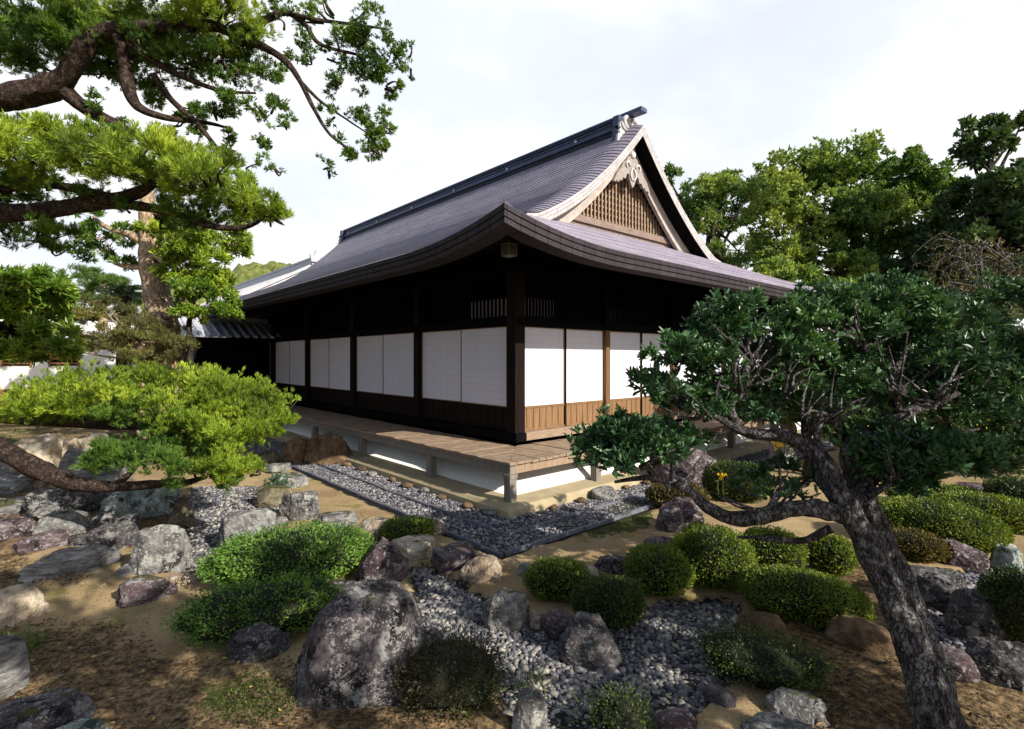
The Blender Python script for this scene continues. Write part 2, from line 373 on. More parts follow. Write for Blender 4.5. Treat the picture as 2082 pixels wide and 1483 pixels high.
M['dark_gap'] = plain('dark_gap', (0.004, 0.0035, 0.004), .95, .2, 8, .1, .03)
M['lamp_case'] = plain('lamp_case', (0.05, 0.055, 0.055), 0.4, 0.2)
M['lamp_edge'] = plain('lamp_edge', (0.14, 0.12, 0.09), 0.5, 0.2)
M['bright_metal'] = plain('bright_metal', (0.5, 0.5, 0.52), 0.35, 0.1, 8, 0.05, 0.5, 0.8)

def roof_mat():
    m, t, b = mat('shingle_roof'); v = coords(t, 'Object')
    f = noise_out(t, 1.3, 5, 0.6, v); f2 = noise_out(t, 30, 4, 0.7, coords(t, 'Object', (0.6, 1.0, 3)))
    br = t.nodes.new('ShaderNodeTexBrick'); br.inputs['Scale'].default_value = 1.0
    uv = t.nodes.new('ShaderNodeTexCoord'); t.links.new(uv.outputs['UV'], br.inputs['Vector'])
    br.inputs['Brick Width'].default_value = 0.42; br.inputs['Row Height'].default_value = 0.085; br.inputs['Mortar Size'].default_value = 0.006
    br.inputs['Color1'].default_value = (0.8, 0.8, 0.8, 1); br.inputs['Color2'].default_value = (1.12, 1.1, 1.15, 1); br.inputs['Mortar'].default_value = (0.45, 0.45, 0.5, 1)
    c = ramp(t, f, [(0.205, 0.185, 0.240), (0.285, 0.262, 0.325)], [0.3, 0.7])
    c = mixc(t, 1.0, c, br.outputs['Color'], 'MULTIPLY')
    c = mixc(t, 0.5, c, ramp(t, f2, [(0.55, 0.55, 0.58), (1.25, 1.2, 1.2)], [0.3, 0.7]), 'MULTIPLY')
    rst = ramp(t, noise_out(t, 4.5, 6, 0.7, coords(t, 'Object', (1, 1, 1), (3, 1, 2))), [(0, 0, 0), (1, 1, 1)], [0.66, 0.72])
    c = mixc(t, rst, c, (0.17, 0.09, 0.06))
    t.links.new(c, b.inputs['Base Color']); b.inputs['Roughness'].default_value = 0.46; b.inputs['Specular IOR Level'].default_value = 0.5
    bump(t, b, f2, 0.25, 0.01); return m
M['roof'] = roof_mat()
def edge_mat(name, c1, c2, rows):
    m, t, b = mat(name); uv = t.nodes.new('ShaderNodeTexCoord'); br = t.nodes.new('ShaderNodeTexBrick'); br.inputs['Scale'].default_value = 1.0
    t.links.new(uv.outputs['UV'], br.inputs['Vector']); br.inputs['Brick Width'].default_value = 0.22; br.inputs['Row Height'].default_value = rows
    br.inputs['Mortar Size'].default_value = 0.008; br.inputs['Color1'].default_value = (*c1, 1); br.inputs['Color2'].default_value = (*c2, 1)
    br.inputs['Mortar'].default_value = (*[x * 0.62 for x in c1], 1)
    f = noise_out(t, 9, 5, 0.6, coords(t)); c = mixc(t, 0.5, br.outputs['Color'], ramp(t, f, [(0.6, 0.55, 0.52), (1.3, 1.3, 1.3)], [0.3, 0.7]), 'MULTIPLY')
    t.links.new(c, b.inputs['Base Color']); b.inputs['Roughness'].default_value = 0.8; b.inputs['Specular IOR Level'].default_value = 0.08; return m
M['eave_edge'] = edge_mat('eave_edge', (0.036, 0.031, 0.038), (0.046, 0.040, 0.047), 2.0)
M['verge_edge'] = edge_mat('verge_edge', (0.40, 0.385, 0.40), (0.50, 0.485, 0.50), 0.075)
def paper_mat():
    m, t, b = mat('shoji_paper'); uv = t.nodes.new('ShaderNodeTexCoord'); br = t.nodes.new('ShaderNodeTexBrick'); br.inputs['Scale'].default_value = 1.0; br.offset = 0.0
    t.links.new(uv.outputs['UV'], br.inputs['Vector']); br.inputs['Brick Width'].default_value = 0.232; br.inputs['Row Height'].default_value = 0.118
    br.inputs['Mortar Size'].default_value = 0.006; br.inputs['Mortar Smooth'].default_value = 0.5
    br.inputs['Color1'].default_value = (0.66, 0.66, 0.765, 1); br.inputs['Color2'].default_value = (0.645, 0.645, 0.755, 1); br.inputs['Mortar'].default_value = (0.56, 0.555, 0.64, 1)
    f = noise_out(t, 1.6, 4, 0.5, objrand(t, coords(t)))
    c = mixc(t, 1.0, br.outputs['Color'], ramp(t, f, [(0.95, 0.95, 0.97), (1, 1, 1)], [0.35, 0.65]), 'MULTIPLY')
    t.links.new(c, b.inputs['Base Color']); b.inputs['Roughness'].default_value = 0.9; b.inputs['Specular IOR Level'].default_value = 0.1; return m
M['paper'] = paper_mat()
def set_uv(o, fn):                                       # uv from a function of the vertex
    me = o.data; uvl = me.uv_layers.new(name='UVMap'); n = len(me.vertices)
    co = np.zeros(n * 3, np.float32); me.vertices.foreach_get('co', co); co = co.reshape(-1, 3)
    vi = np.zeros(len(me.loops), np.int32); me.loops.foreach_get('vertex_index', vi)
    uvl.data.foreach_set('uv', fn(co)[vi].astype(np.float32).ravel())

# ---------------------------------------------------------------- the hall (local x along the front wall, local y along the side wall)
W, LN, E = 9.2, 17.4, 1.8                                # width, length, eave overhang
XR, ZE, HR, RUN = W / 2, 3.47, 3.95, W / 2 + E           # ridge x, eave top height, rise, run
AG = 0.75                                                # y of the front verge
hall_o = thing('temple_hall', 'large dark timber hall with white paper screens under a sweeping grey shingle roof', 'hall', C0, YAW)
def prof(d): d = np.clip(d, 0, RUN); return ZE + 0.44 * d + 0.098 * np.maximum(d - 3, 0) ** 2
def lift(al, d): return 0.26 * np.clip(1 - al / 2.3, 0, 1) ** 2.2 * np.clip(1 - d / 2.3, 0, 1)
def zroof_side(y, d):                                    # d metres in from the side eave at position y
    al = np.minimum(y + E, LN + E - y); return prof(d) + lift(al, d)
NS = 66                                                 # shingle courses up the full slope
acc = Acc(); UVV = []
def course_sheet(us, dmaxf, place, alf, zdrop=None):
    """rows of overlapping courses; us = positions along the eave, d = distance up the slope"""
    dd = RUN / NS
    for k in range(NS):
        d0, d1 = k * dd, (k + 1) * dd
        A = []; B = []
        for u in us:
            dm = dmaxf(u)
            A.append((u, min(d0, dm), dm - d0)); B.append((u, min(d1, dm), dm - d0))
        V = []; uvs = []; F = []
        for (u, da, ra), (u2, db, rb) in zip(A, B):
            for (q, dz) in ((da, 0.021 if k else 0.0), (db, 0.0)):
                z = prof(q) + lift(alf(u), q) + (zdrop(u, q) if zdrop else 0)
                V.append(place(u, q, float(z) + dz)); uvs.append((u, q))
            V.append(place(u, da, float(prof(da) + lift(alf(u), da)) + (zdrop(u, da) if zdrop else 0) - 0.01)); uvs.append((u, da))
        n = len(us)
        for i in range(n - 1):
            if A[i][2] <= 0 and A[i + 1][2] <= 0: continue
            a = 3 * i; b = 3 * (i + 1)
            F.append((a, b, b + 1, a + 1)); F.append((a + 2, b + 2, b, a))
        if F: acc.add(V, F); UVV.append(np.array(uvs))
ys_full = sorted(set([round(-E + i * 0.25, 3) for i in range(int((LN + 2 * E) / 0.35) + 1)] + [LN + E]))
def rollv(y, d):                                         # the surface rolls down towards the verges
    x = min(y - AG, LN - AG - y); k = min(max((d - E - AG) / 0.5, 0), 1)
    return -0.13 * k * max(0, 1 - x / 0.55) ** 2 if x < 0.55 else 0
vy = [AG, AG + .05, AG + .1, AG + .17, AG + .25, AG + .35, AG + .45, AG + .55]
ys_main = vy + [y for y in ys_full if AG + .6 < y < LN - AG - .6] + [LN - 2 * AG + AG - (q - AG) for q in vy[::-1]]
ys_a = [y for y in ys_full if y < AG] + [AG]; ys_b = [LN - AG] + [y for y in ys_full if y > LN - AG]
alside = lambda y: min(y + E, LN + E - y)
for sx in (0, 1):
    pl = (lambda y, d, z: (-E + d, y, z)) if sx == 0 else (lambda y, d, z: (W + E - d, y, z))
    course_sheet(ys_main, lambda y: RUN, pl, alside, rollv)
    course_sheet(ys_a, lambda y: y + E, pl, alside); course_sheet(ys_b, lambda y: LN + E - y, pl, alside)
GY = 1.35                                                # gable wall
xs = sorted(set([round(-E + i * 0.25, 3) for i in range(int((W + 2 * E) / 0.25) + 1)] + [W + E, -E + GY + E, W - GY]))
alfr = lambda x: min(x + E, W + E - x)
course_sheet(xs, lambda x: min(x + E, W + E - x, GY + E + 0.05), lambda x, d, z: (x, -E + d, z), alfr)
course_sheet(xs, lambda x: min(x + E, W + E - x, GY + E + 0.05), lambda x, d, z: (x, LN + E - d, z), alfr)
roof = acc.build('roof', M['roof'], hall_o)
uva = np.vstack(UVV); set_uv(roof, lambda co: uva)
# eave edges: three stepped bands, each side
def eave_run(pts_fn, us, name, inward):
    a = Acc(); uvs = []
    lev = [(0.0, 0.0), (0.0, -0.062), (0.022, -0.062), (0.022, -0.076), (0.006, -0.076), (0.006, -0.14), (0.03, -0.14), (0.03, -0.154), (0.014, -0.154), (0.014, -0.215), (0.30, -0.205)]
    V = []; n = len(us); m = len(lev)
    for u in us:
        for (i, dz) in lev: V.append(pts_fn(u, i, dz)); uvs.append((u, dz))
    F = [(i * m + j, i * m + j + 1, (i + 1) * m + j + 1, (i + 1) * m + j) for i in range(n - 1) for j in range(m - 1)]
    a.add(V, F); o = a.build(name, M['eave_edge'], hall_o); uvv = np.array(uvs); set_uv(o, lambda co: uvv)
def zl(al): return float(prof(0) + lift(al, 0.0))
ye = [y for y in ys_full]; xe = [x for x in xs if -E <= x <= W + E]
cl = lambda u, i, lo, hi: min(max(u, lo + i), hi - i)
eave_run(lambda y, i, dz: (-E + i, cl(y, i, -E, LN + E), zl(alside(y)) + dz), ye, 'eave_edge', 1)
eave_run(lambda y, i, dz: (W + E - i, cl(y, i, -E, LN + E), zl(alside(y)) + dz), ye, 'eave_edge', 1)
eave_run(lambda x, i, dz: (cl(x, i, -E, W + E), -E + i, zl(alfr(x)) + dz), xe, 'eave_edge', 1)
eave_run(lambda x, i, dz: (cl(x, i, -E, W + E), LN + E - i, zl(alfr(x)) + dz), xe, 'eave_edge', 1)
# soffit: board slope with ribs, from the eave to the wall plate
a = Acc(); WP = 3.80
def sof(al, i): return zl(al) - 0.205 + (WP - ZE + 0.205) * i / E - (zl(al) - ZE) * i / E
for side in range(4):
    us = ye if side < 2 else xe; lo, hi = (-E, LN + E) if side < 2 else (-E, W + E)
    V = []; 
    for u in us:
        al = min(u - lo, hi - u)
        for i in (0.28, 1.0, E + 0.02):
            uu = min(max(u, lo + i), hi - i)
            V.append({0: (-E + i, uu, sof(al, i)), 1: (W + E - i, uu, sof(al, i)), 2: (uu, -E + i, sof(al, i)), 3: (uu, LN + E - i, sof(al, i))}[side])
    n = len(us); F = [(i * 3 + j, i * 3 + j + 1, (i + 1) * 3 + j + 1, (i + 1) * 3 + j) for i in range(n - 1) for j in (0, 1)]
    a.add(V, F)
    u = lo + 2.0
    while u < hi - 1.9:                                   # rafter ribs on the boarding
        al = min(u - lo, hi - u); p, q = sof(al, 0.3) - 0.045, sof(al, E) - 0.045
        w = 0.035
        for sgn in (1,):
            c = [(0.3, u - w, p - .04), (0.3, u + w, p - .04), (E, u + w, q - .04), (E, u - w, q - .04), (0.3, u - w, p + .043), (0.3, u + w, p + .043), (E, u + w, q + .043), (E, u - w, q + .043)]
            f = {0: lambda i, uu, z: (-E + i, uu, z), 1: lambda i, uu, z: (W + E - i, uu, z), 2: lambda i, uu, z: (uu, -E + i, z), 3: lambda i, uu, z: (uu, LN + E - i, z)}[side]
            a.add([f(*k) for k in c], [(0, 3, 2, 1), (0, 1, 5, 4), (1, 2, 6, 5), (2, 3, 7, 6), (3, 0, 4, 7)])
        u += 0.24
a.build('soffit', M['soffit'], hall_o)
# verges, barge boards, gable
def gable(y0, sg, detailed):
    yv = y0; ins = 0.06 * sg
    bs = np.linspace(0.95, XR, 40)
    def zt(x): return float(prof(x + E)) - 0.13 * min(max((x - AG) / 0.5, 0), 1)
    for mir in (0, 1):
        X = lambda b: b if not mir else W - b
        a = Acc(); V = []; uvs = []
        s = 0
        for i, b in enumerate(bs):
            if i: s += math.hypot(bs[i] - bs[i - 1], zt(bs[i]) - zt(bs[i - 1]))
            th = 0.235
            V += [(X(b), yv, zt(b) + .004), (X(b), yv - .012 * sg, zt(b) - .05), (X(b), yv + .01 * sg, zt(b) - th), (X(b), yv + 0.6 * sg, zt(b) - th)]
            uvs += [(s, 0.0), (s, 0.06), (s, 0.235), (s, 0.8)]
        F = [(i * 4 + j, i * 4 + j + 1, i * 4 + 5 + j, i * 4 + 4 + j) for i in range(len(bs) - 1) for j in range(3)]
        Fq = np.array(F).reshape(-1, 3, 4); a.add(V, Fq[:, :2].reshape(-1, 4)); a.add(V, Fq[:, 2], 1); o = a.build('verge', [M['verge_edge'], M['soffit']], hall_o); uvv = np.array(uvs + uvs); set_uv(o, lambda co: uvv)
        a = Acc(); V = []
        b2 = np.linspace(1.42, XR, 34)
        for b in b2:
            hgt = 0.42 - 0.10 * (b - 1.1) / 3.5
            for (yy, zz) in ((0.36, -.238), (0.36, -.238 - hgt), (0.45, -.238 - hgt), (0.45, -.238)):
                V.append((X(b), yv + yy * sg, zt(b) + zz))
        n = len(b2); F = [(i * 4 + j, i * 4 + (j + 1) % 4, (i + 1) * 4 + (j + 1) % 4, (i + 1) * 4 + j) for i in range(n - 1) for j in range(4)] + [(0, 1, 2, 3)]
        a.add(V, F); a.build('barge_board', M['barge_wood'], hall_o)
    gy = GY if sg > 0 else LN - GY
    zb = float(prof(GY + E))
    # back panel
    pts = [(x, gy + .06 * sg, zt(min(x, W - x)) - .24) for x in np.linspace(1.9, W - 1.9, 31)]
    pts = [(1.9, gy + .06 * sg, zb - .15)] + pts + [(W - 1.9, gy + .06 * sg, zb - .15)]
    a = Acc(); a.prism(pts, (0, .04 * sg, 0)); a.build('gable_panel', M['dark_gap'], hall_o)
    a = Acc(); x = 1.55
    while x < W - 1.5:
        top = zt(min(x, W - x)) - .40
        if top > zb + .3: a.span((x - .022, gy - .02 * sg, zb + .22), (x + .022, gy + .02 * sg, top))
        x += 0.128
    z = zb + .30
    while z < zt(XR) - .6:
        bl = np.interp(z + .35, [zt(b) for b in bs], bs); a.span((bl, gy + .022 * sg, z - .02), (W - bl, gy + .05 * sg, z + .02)); z += 0.14
    a.build('gable_lattice', M['lattice_wood'], hall_o)
    a = Acc(); a.span((2.05, gy - .10 * sg, zb + .07), (W - 2.05, gy + .03 * sg, zb + .22)); a.build('gable_beam', M['beam_wood'], hall_o)
    a = Acc(); V = []
    a.prism([(1.62, gy - .04 * sg, zb - .10), (W - 1.62, gy - .04 * sg, zb - .10), (W - 1.62, gy - .04 * sg, zb + .068), (1.62, gy - .04 * sg, zb + .068)], (0, .05 * sg, 0))
    for k in range(22):
        xx = 1.75 + k * (W - 3.5) / 21; a.span((xx - .008, gy - .05 * sg, zb - .09), (xx + .008, gy - .035 * sg, zb + .06))
    a.build('gable_flashing', M['beam_wood'], hall_o)
    # pendant under the apex: a heart boss with curled fins, cut as a thick outline
    za = zt(XR) - .40
    def outline(sc):
        half = [(0.0, 0.05), (0.10, -0.02), (0.16, -0.14), (0.12, -0.24), (0.22, -0.27), (0.30, -0.38), (0.42, -0.44), (0.55, -0.60), (0.70, -0.72), (0.86, -0.93), (0.80, -0.95), (0.72, -0.90), (0.66, -0.94), (0.58, -0.86), (0.50, -0.88), (0.43, -0.78), (0.33, -0.80), (0.27, -0.68), (0.19, -0.66), (0.15, -0.76), (0.08, -0.88), (0.0, -0.96)]
        return [(x * sc, z * sc) for x, z in half] + [(-x * sc, z * sc) for x, z in half[-2:0:-1]]
    a = Acc(); a.prism([(XR + x * .82, yv + .29 * sg, za + z) for x, z in outline(1.0)], (0, .07 * sg, 0))
    pend = a.build('gable_pendant', M['pendant_wood'], hall_o)
    bz_ = a
    a = Acc(); V, F = cube_sphere(6); a.add(V * np.array((.085, .05, .085)) + np.array((XR, yv + .28 * sg, za - .20)), F)
    a.build('boss', M['ornament_pale'], pend, smooth=True)
    for s in (-1, 1):
        a = Acc(); tube(a, [(XR + s * .10, yv + .28 * sg, za - .48), (XR + s * .2, yv + .27 * sg, za - .40), (XR + s * .27, yv + .27 * sg, za - .47), (XR + s * .22, yv + .27 * sg, za - .54)], [.025, .028, .022, .01], 6, 3); a.build('scroll', M['ornament_pale'], pend, smooth=True)
        a = Acc(); tube(a, [(XR + s * .02, yv + .28 * sg, za - .80), (XR + s * .10, yv + .27 * sg, za - .70), (XR + s * .07, yv + .27 * sg, za - .58), (XR, yv + .28 * sg, za - .5)], [.02, .025, .02, .015], 6, 3); a.build('scroll', M['ornament_pale'], pend, smooth=True)
gable(AG, 1, True); gable(LN - AG, -1, True)
# ridge
y0, y1 = AG + 0.62, LN - AG - 0.62; zr = ZE + HR - 0.24
a = Acc(); a.span((XR - .24, y0, zr), (XR + .24, y1, zr + .12)); a.build('ridge_base', M['ridge_dark'], hall_o)
a = Acc()
for (w, za, zb_) in ((.28, .12, .165), (.225, .165, .265), (.255, .265, .29), (.19, .29, .345), (.235, .345, .38), (.27, .38, .41)): a.span((XR - w, y0, zr + za), (XR + w, y1, zr + zb_))
a.build('ridge_box', M['ridge_metal'], hall_o)
a = Acc(); a.span((XR - .115, AG - .02, zr + .412), (XR + .115, LN - AG + .02, zr + .50)); a.span((XR - .085, AG - .0, zr + .50), (XR + .085, LN - AG, zr + .525)); a.build('ridge_cap', M['ridge_metal'], hall_o)
for k in range(6):
    a = Acc(); V, F = cube_sphere(4); a.add(V * np.array((.03, .045, .045)) + np.array((XR - .245, y0 + 1.2 + k * 2.6, zr + .215)), F); a.build('ridge_boss', M['bright_metal'], hall_o, smooth=True)
for (yy, sg) in ((y0, -1), (y1, 1)):
    # stepped end blocks (dark) and pale carved end board
    a = Acc()
    for (w, z0_, z1_, dp) in ((.42, -.40, -.16, .05), (.36, -.16, .10, .09), (.31, .10, .17, .02), (.34, .17, .40, .12)):
        a.span((XR - w, yy - .02, zr + z0_), (XR + w, yy + sg * (.06 + dp), zr + z1_))
    eb = a.build('ridge_end_block', M['ridge_metal'], hall_o)
    half = [(0.0, 0.66), (0.10, 0.64), (0.20, 0.60), (0.27, 0.50), (0.30, 0.38), (0.36, 0.30), (0.38, 0.20), (0.33, 0.12), (0.40, 0.02), (0.36, -0.10), (0.44, -0.12), (0.47, -0.42), (0.42, -0.42), (0.0, 0.06)]
    a = Acc(); a.prism([(XR + x, yy + sg * .19, zr + z * .62) for x, z in half] + [(XR - x, yy + sg * .19, zr + z * .62) for x, z in half[-2:0:-1]], (0, sg * .06, 0))
    for s in (-1, 1):
        tube(a, [(XR + s * .05, yy + sg * .26, zr + 0.119), (XR + s * .20, yy + sg * .27, zr + 0.185), (XR + s * .24, yy + sg * .28, zr + 0.297), (XR + s * .13, yy + sg * .27, zr + 0.370), (XR + s * .06, yy + sg * .27, zr + 0.304)], [.03, .045, .05, .045, .02], 7, 4)
        tube(a, [(XR + s * .10, yy + sg * .26, zr + 0.053), (XR + s * .27, yy + sg * .27, zr + 0.106), (XR + s * .33, yy + sg * .27, zr + 0.198)], [.02, .035, .02], 7, 4)
    a.build('ridge_end_ornament', M['ornament_pale'], eb, smooth=False)

# walls
ZF, ZL, ZS, ZK = 0.73, 2.515, 1.20, 0.82                 # floor, lintel underside, screen bottom, kick board bottom
a = Acc()                                                # dark upper walls and core
a.span((0.06, 0.06, 3.42), (W - .06, LN - .06, 3.90)); a.build('upper_wall', M['dark_wood'], hall_o)
a = Acc(); a.span((0.12, 0.12, 0.5), (W - .12, LN - .12, 3.42)); a.build('inner_wall', M['dark_gap'], hall_o)
a = Acc(); a.span((W - .06, -.02, ZF), (W + .02, LN, 3.42)); a.build('far_wall', M['dark_wood'], hall_o)
a = Acc(); a.span((0.02, LN - .06, ZF), (W - .08, LN + .02, 3.42)); a.build('back_wall', M['dark_wood'], hall_o)
def beam(name, d0, d1, m): 
    a = Acc(); a.span(d0, d1); return a.build(name, m, hall_o)
beam('lintel', (-.07, -.10, ZL), (.10, LN, ZL + .13), M['dark_wood']); beam('lintel', (.102, -.07, ZL), (W, .10, ZL + .13), M['dark_wood'])
beam('wall_plate', (-.06, -.09, 3.36), (.10, LN, 3.50), M['dark_wood']); beam('wall_plate', (.102, -.06, 3.36), (W, .10, 3.50), M['dark_wood'])
beam('sill', (-.12, -.15, ZF - .045), (.10, LN, ZF + .085), M['dark_wood']); beam('sill', (.102, -.12, ZF - .045), (W, .10, ZF + .085), M['deck_wood'])
PW = 0.10
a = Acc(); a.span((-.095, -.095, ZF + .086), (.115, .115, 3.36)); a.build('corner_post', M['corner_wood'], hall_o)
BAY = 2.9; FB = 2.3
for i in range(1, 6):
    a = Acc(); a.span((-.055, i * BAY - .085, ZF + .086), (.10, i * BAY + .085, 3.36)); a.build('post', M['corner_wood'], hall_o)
for i in range(1, 4):
    a = Acc(); a.span((i * FB - .06, -.045, ZF + .086), (i * FB + .06, .10, ZL - .002)); a.build('post', M['post_wood'], hall_o)
    a = Acc(); a.span((i * FB - .055, -.03, ZL + .132), (i * FB + .055, .10, 3.358)); a.build('upper_post', M['dark_wood'], hall_o)  # post top coloured near black to stand in for the eave's shade
def shoji(p0, p1, side, dep, zb, zt_):
    """one sliding screen: paper sheet with its slim frame; p0..p1 along the wall"""
    def sp(u0, u1, n0, n1, z0, z1, acc): 
        acc.span((n0, u0, z0), (n1, u1, z1)) if side else acc.span((u0, n0, z0), (u1, n1, z1))
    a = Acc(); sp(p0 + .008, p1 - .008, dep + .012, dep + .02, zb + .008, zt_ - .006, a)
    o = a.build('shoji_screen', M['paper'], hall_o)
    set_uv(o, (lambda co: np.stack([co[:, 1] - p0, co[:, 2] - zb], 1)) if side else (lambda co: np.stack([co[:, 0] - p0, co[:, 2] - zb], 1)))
    f = Acc(); sp(p0, p0 + .012, dep, dep + .03, zb, zt_, f); sp(p1 - .012, p1, dep, dep + .03, zb, zt_, f); sp(p0 + .012, p1 - .012, dep, dep + .03, zb, zb + .012, f); sp(p0 + .012, p1 - .012, dep, dep + .03, zt_ - .01, zt_, f)
    f.build('screen_frame', M['board_wood'], o)
def kick(p0, p1, side, dep, mt, zb, zt_):
    def sp(u0, u1, n0, n1, z0, z1, acc): 
        acc.span((n0, u0, z0), (n1, u1, z1)) if side else acc.span((u0, n0, z0), (u1, n1, z1))
    a = Acc(); n = 7; w_ = (p1 - p0) / n
    for i in range(n): sp(p0 + i * w_ + .007, p0 + (i + 1) * w_ - .007, dep + .008, dep + .03, zb + .029, zt_ - .021, a)
    sp(p0, p1, dep - .004, dep + .03, zt_ - .02, zt_, a); sp(p0, p1, dep - .004, dep + .03, zb, zb + .028, a)
    a.build('kick_board', mt, hall_o)
for i in range(6):
    s0 = i * BAY + (.12 if i == 0 else .088); s1 = (i + 1) * BAY - .088; mid = (s0 + s1) / 2
    if i < 5:
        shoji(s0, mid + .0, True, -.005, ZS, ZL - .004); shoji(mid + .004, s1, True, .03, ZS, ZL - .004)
        kick(s0, mid, True, -.005, M['shaded_board_wood'], ZF + .088, ZS - .003); kick(mid + .004, s1, True, .03, M['shaded_board_wood'], ZF + .088, ZS - .003)
    else:
        a = Acc(); a.span((0.0, s0, ZF + .088), (.06, s1, ZL - .004)); a.build('plank_wall', M['dark_wood'], hall_o)
for i in range(4):
    s0 = i * FB + (.12 if i == 0 else .062); s1 = (i + 1) * FB - .062; mid = (s0 + s1) / 2
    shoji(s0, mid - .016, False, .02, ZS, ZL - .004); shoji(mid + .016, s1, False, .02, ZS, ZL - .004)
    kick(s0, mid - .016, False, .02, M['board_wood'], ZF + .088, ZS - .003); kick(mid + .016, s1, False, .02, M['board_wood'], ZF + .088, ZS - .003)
    a = Acc(); a.span((mid - .016, .0, ZF + .088), (mid + .016, .06, ZL - .004)); a.build('stile', M['corner_wood'], hall_o)
# transom lattices over the lintel
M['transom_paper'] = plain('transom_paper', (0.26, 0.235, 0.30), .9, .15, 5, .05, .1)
def transom(p0, p1, side):
    def sp(u0, u1, n0, n1, z0, z1, acc, mi=0): 
        acc.span((n0, u0, z0), (n1, u1, z1), mi) if side else acc.span((u0, n0, z0), (u1, n1, z1), mi)
    a = Acc(); n = 11
    for i in range(n + 1): u = p0 + (p1 - p0) * i / n; sp(u - .019, u + .019, .03, .055, ZL + .17, 3.358, a)
    sp(p0, p1, .012, .06, ZL + .131, ZL + .169, a)
    o = a.build('transom_lattice', M['dark_wood'], hall_o)
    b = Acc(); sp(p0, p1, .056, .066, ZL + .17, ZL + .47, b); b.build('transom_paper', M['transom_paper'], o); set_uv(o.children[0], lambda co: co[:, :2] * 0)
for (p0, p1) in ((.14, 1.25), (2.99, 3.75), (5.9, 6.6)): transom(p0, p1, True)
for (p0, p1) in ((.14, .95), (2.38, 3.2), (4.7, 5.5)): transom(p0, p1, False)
# veranda
VW, ZV = 1.09, 0.625
a = Acc(); r = rng(3); bw = 0.135
def mit(u, n): return u
for side in (0, 1):
    u = -VW
    end = 11.5 if side == 0 else W + .6
    while u < end:
        z = ZV + r.randn() * .003; u2 = u + bw - .006
        i0 = min(-.10, u) if u < -.1 else -.10; i1 = min(-.10, u2) if u2 < -.1 else -.10
        q = [(-VW - r.rand() * .012, u), (i0, u), (i1, u2), (-VW - r.rand() * .012, u2)]
        V = [(x, y, zz) for zz in (z - .035, z) for x, y in q]
        if side == 1: V = [(y, x, zz) for x, y, zz in V]
        a.add(V, [(0, 3, 2, 1), (4, 5, 6, 7), (0, 1, 5, 4), (1, 2, 6, 5), (2, 3, 7, 6), (3, 0, 4, 7)]); u += bw
a.build('veranda_floor', M['deck_wood'], hall_o)
beam('veranda_beam', (-VW + .03, -VW + .03, ZV - .155), (-VW + .12, 11.5, ZV - .042), M['grey_wood'])
beam('veranda_beam', (-VW + .123, -VW + .03, ZV - .155), (W + .6, -VW + .12, ZV - .042), M['lattice_wood'])
vposts = [(-VW + .075, y) for y in (-VW + .075, .87, 3.25, 5.6, 8.0, 10.4)] + [(x, -VW + .075) for x in (.75, 2.95, 5.2, 7.4, 9.5)]
for (x, y) in vposts:
    a = Acc(); a.span((x - .06, y - .06, .03), (x + .06, y + .06, ZV - .157)); 
    if x < -.9 and y < -.9: a.span((x - .07, y - .07, ZV - .21), (x + .07, y + .07, ZV - .158))
    a.build('veranda_post', M['grey_wood'], hall_o)
# rounded white plaster mound under the floor
prof_k = [(-.30, .58), (-.36, .52), (-.48, .45), (-.62, .36), (-.76, .25), (-.86, .165), (-.88, .10)]
a = Acc(); V = []; n = len(prof_k)
ring = lambda o: [(-1, 11.5), (-1, -1), (1, -1), (1, 11.5)]
path = [(-1, LN, 0), (-1, -1, 1), (1, -1, 2), (1, LN, 3)]
for k, (ox, z) in enumerate(prof_k): V += [(ox, LN, z), (ox, ox, z), (W - ox, ox, z), (W - ox, LN, z)]
a.add(V, [(k * 4 + j, k * 4 + j + 1, k * 4 + 5 + j, k * 4 + 4 + j) for k in range(n - 1) for j in range(3)]); a.build('plaster_base', M['plaster'], hall_o, smooth=True)
a = Acc(); V = []
pk = [(-.80, .125), (-1.22, .10), (-1.27, .06), (-1.29, -.15)]
for (ox, z) in pk: V += [(ox, LN, z), (ox, ox, z), (W - ox, ox, z), (W - ox, LN, z)]
a.add(V, [(k * 4 + j, k * 4 + j + 1, k * 4 + 5 + j, k * 4 + 4 + j) for k in range(3) for j in range(3)]); a.build('plinth', M['plinth'], hall_o)
# square box lamp hung under the eave corner
lp = hall(-1.2, -1.2, 0)
lm = thing('eave_lamp', 'small square dark lamp box hanging under the near roof corner', 'lamp', lp + Vector((0, 0, 3.37)), YAW)
a = Acc(); a.box((0, 0, 0), (.12, .12, .13)); a.build('lamp_box', M['lamp_case'], lm)
a = Acc()
for (sx, sy) in ((1, 1), (1, -1), (-1, 1), (-1, -1)): a.box((sx * .066, sy * .066, 0), (.012, .012, .15))
for z in (-.072, .072): a.box((0, 0, z), (.144, .144, .012))
a.build('lamp_frame', M['lamp_edge'], lm)
a = Acc(); tube(a, [(0, 0, .079), (0, 0, .14), (0, 0, .22)], [.012, .012, .012], 6, 2); a.build('lamp_rod', M['lamp_case'], lm)
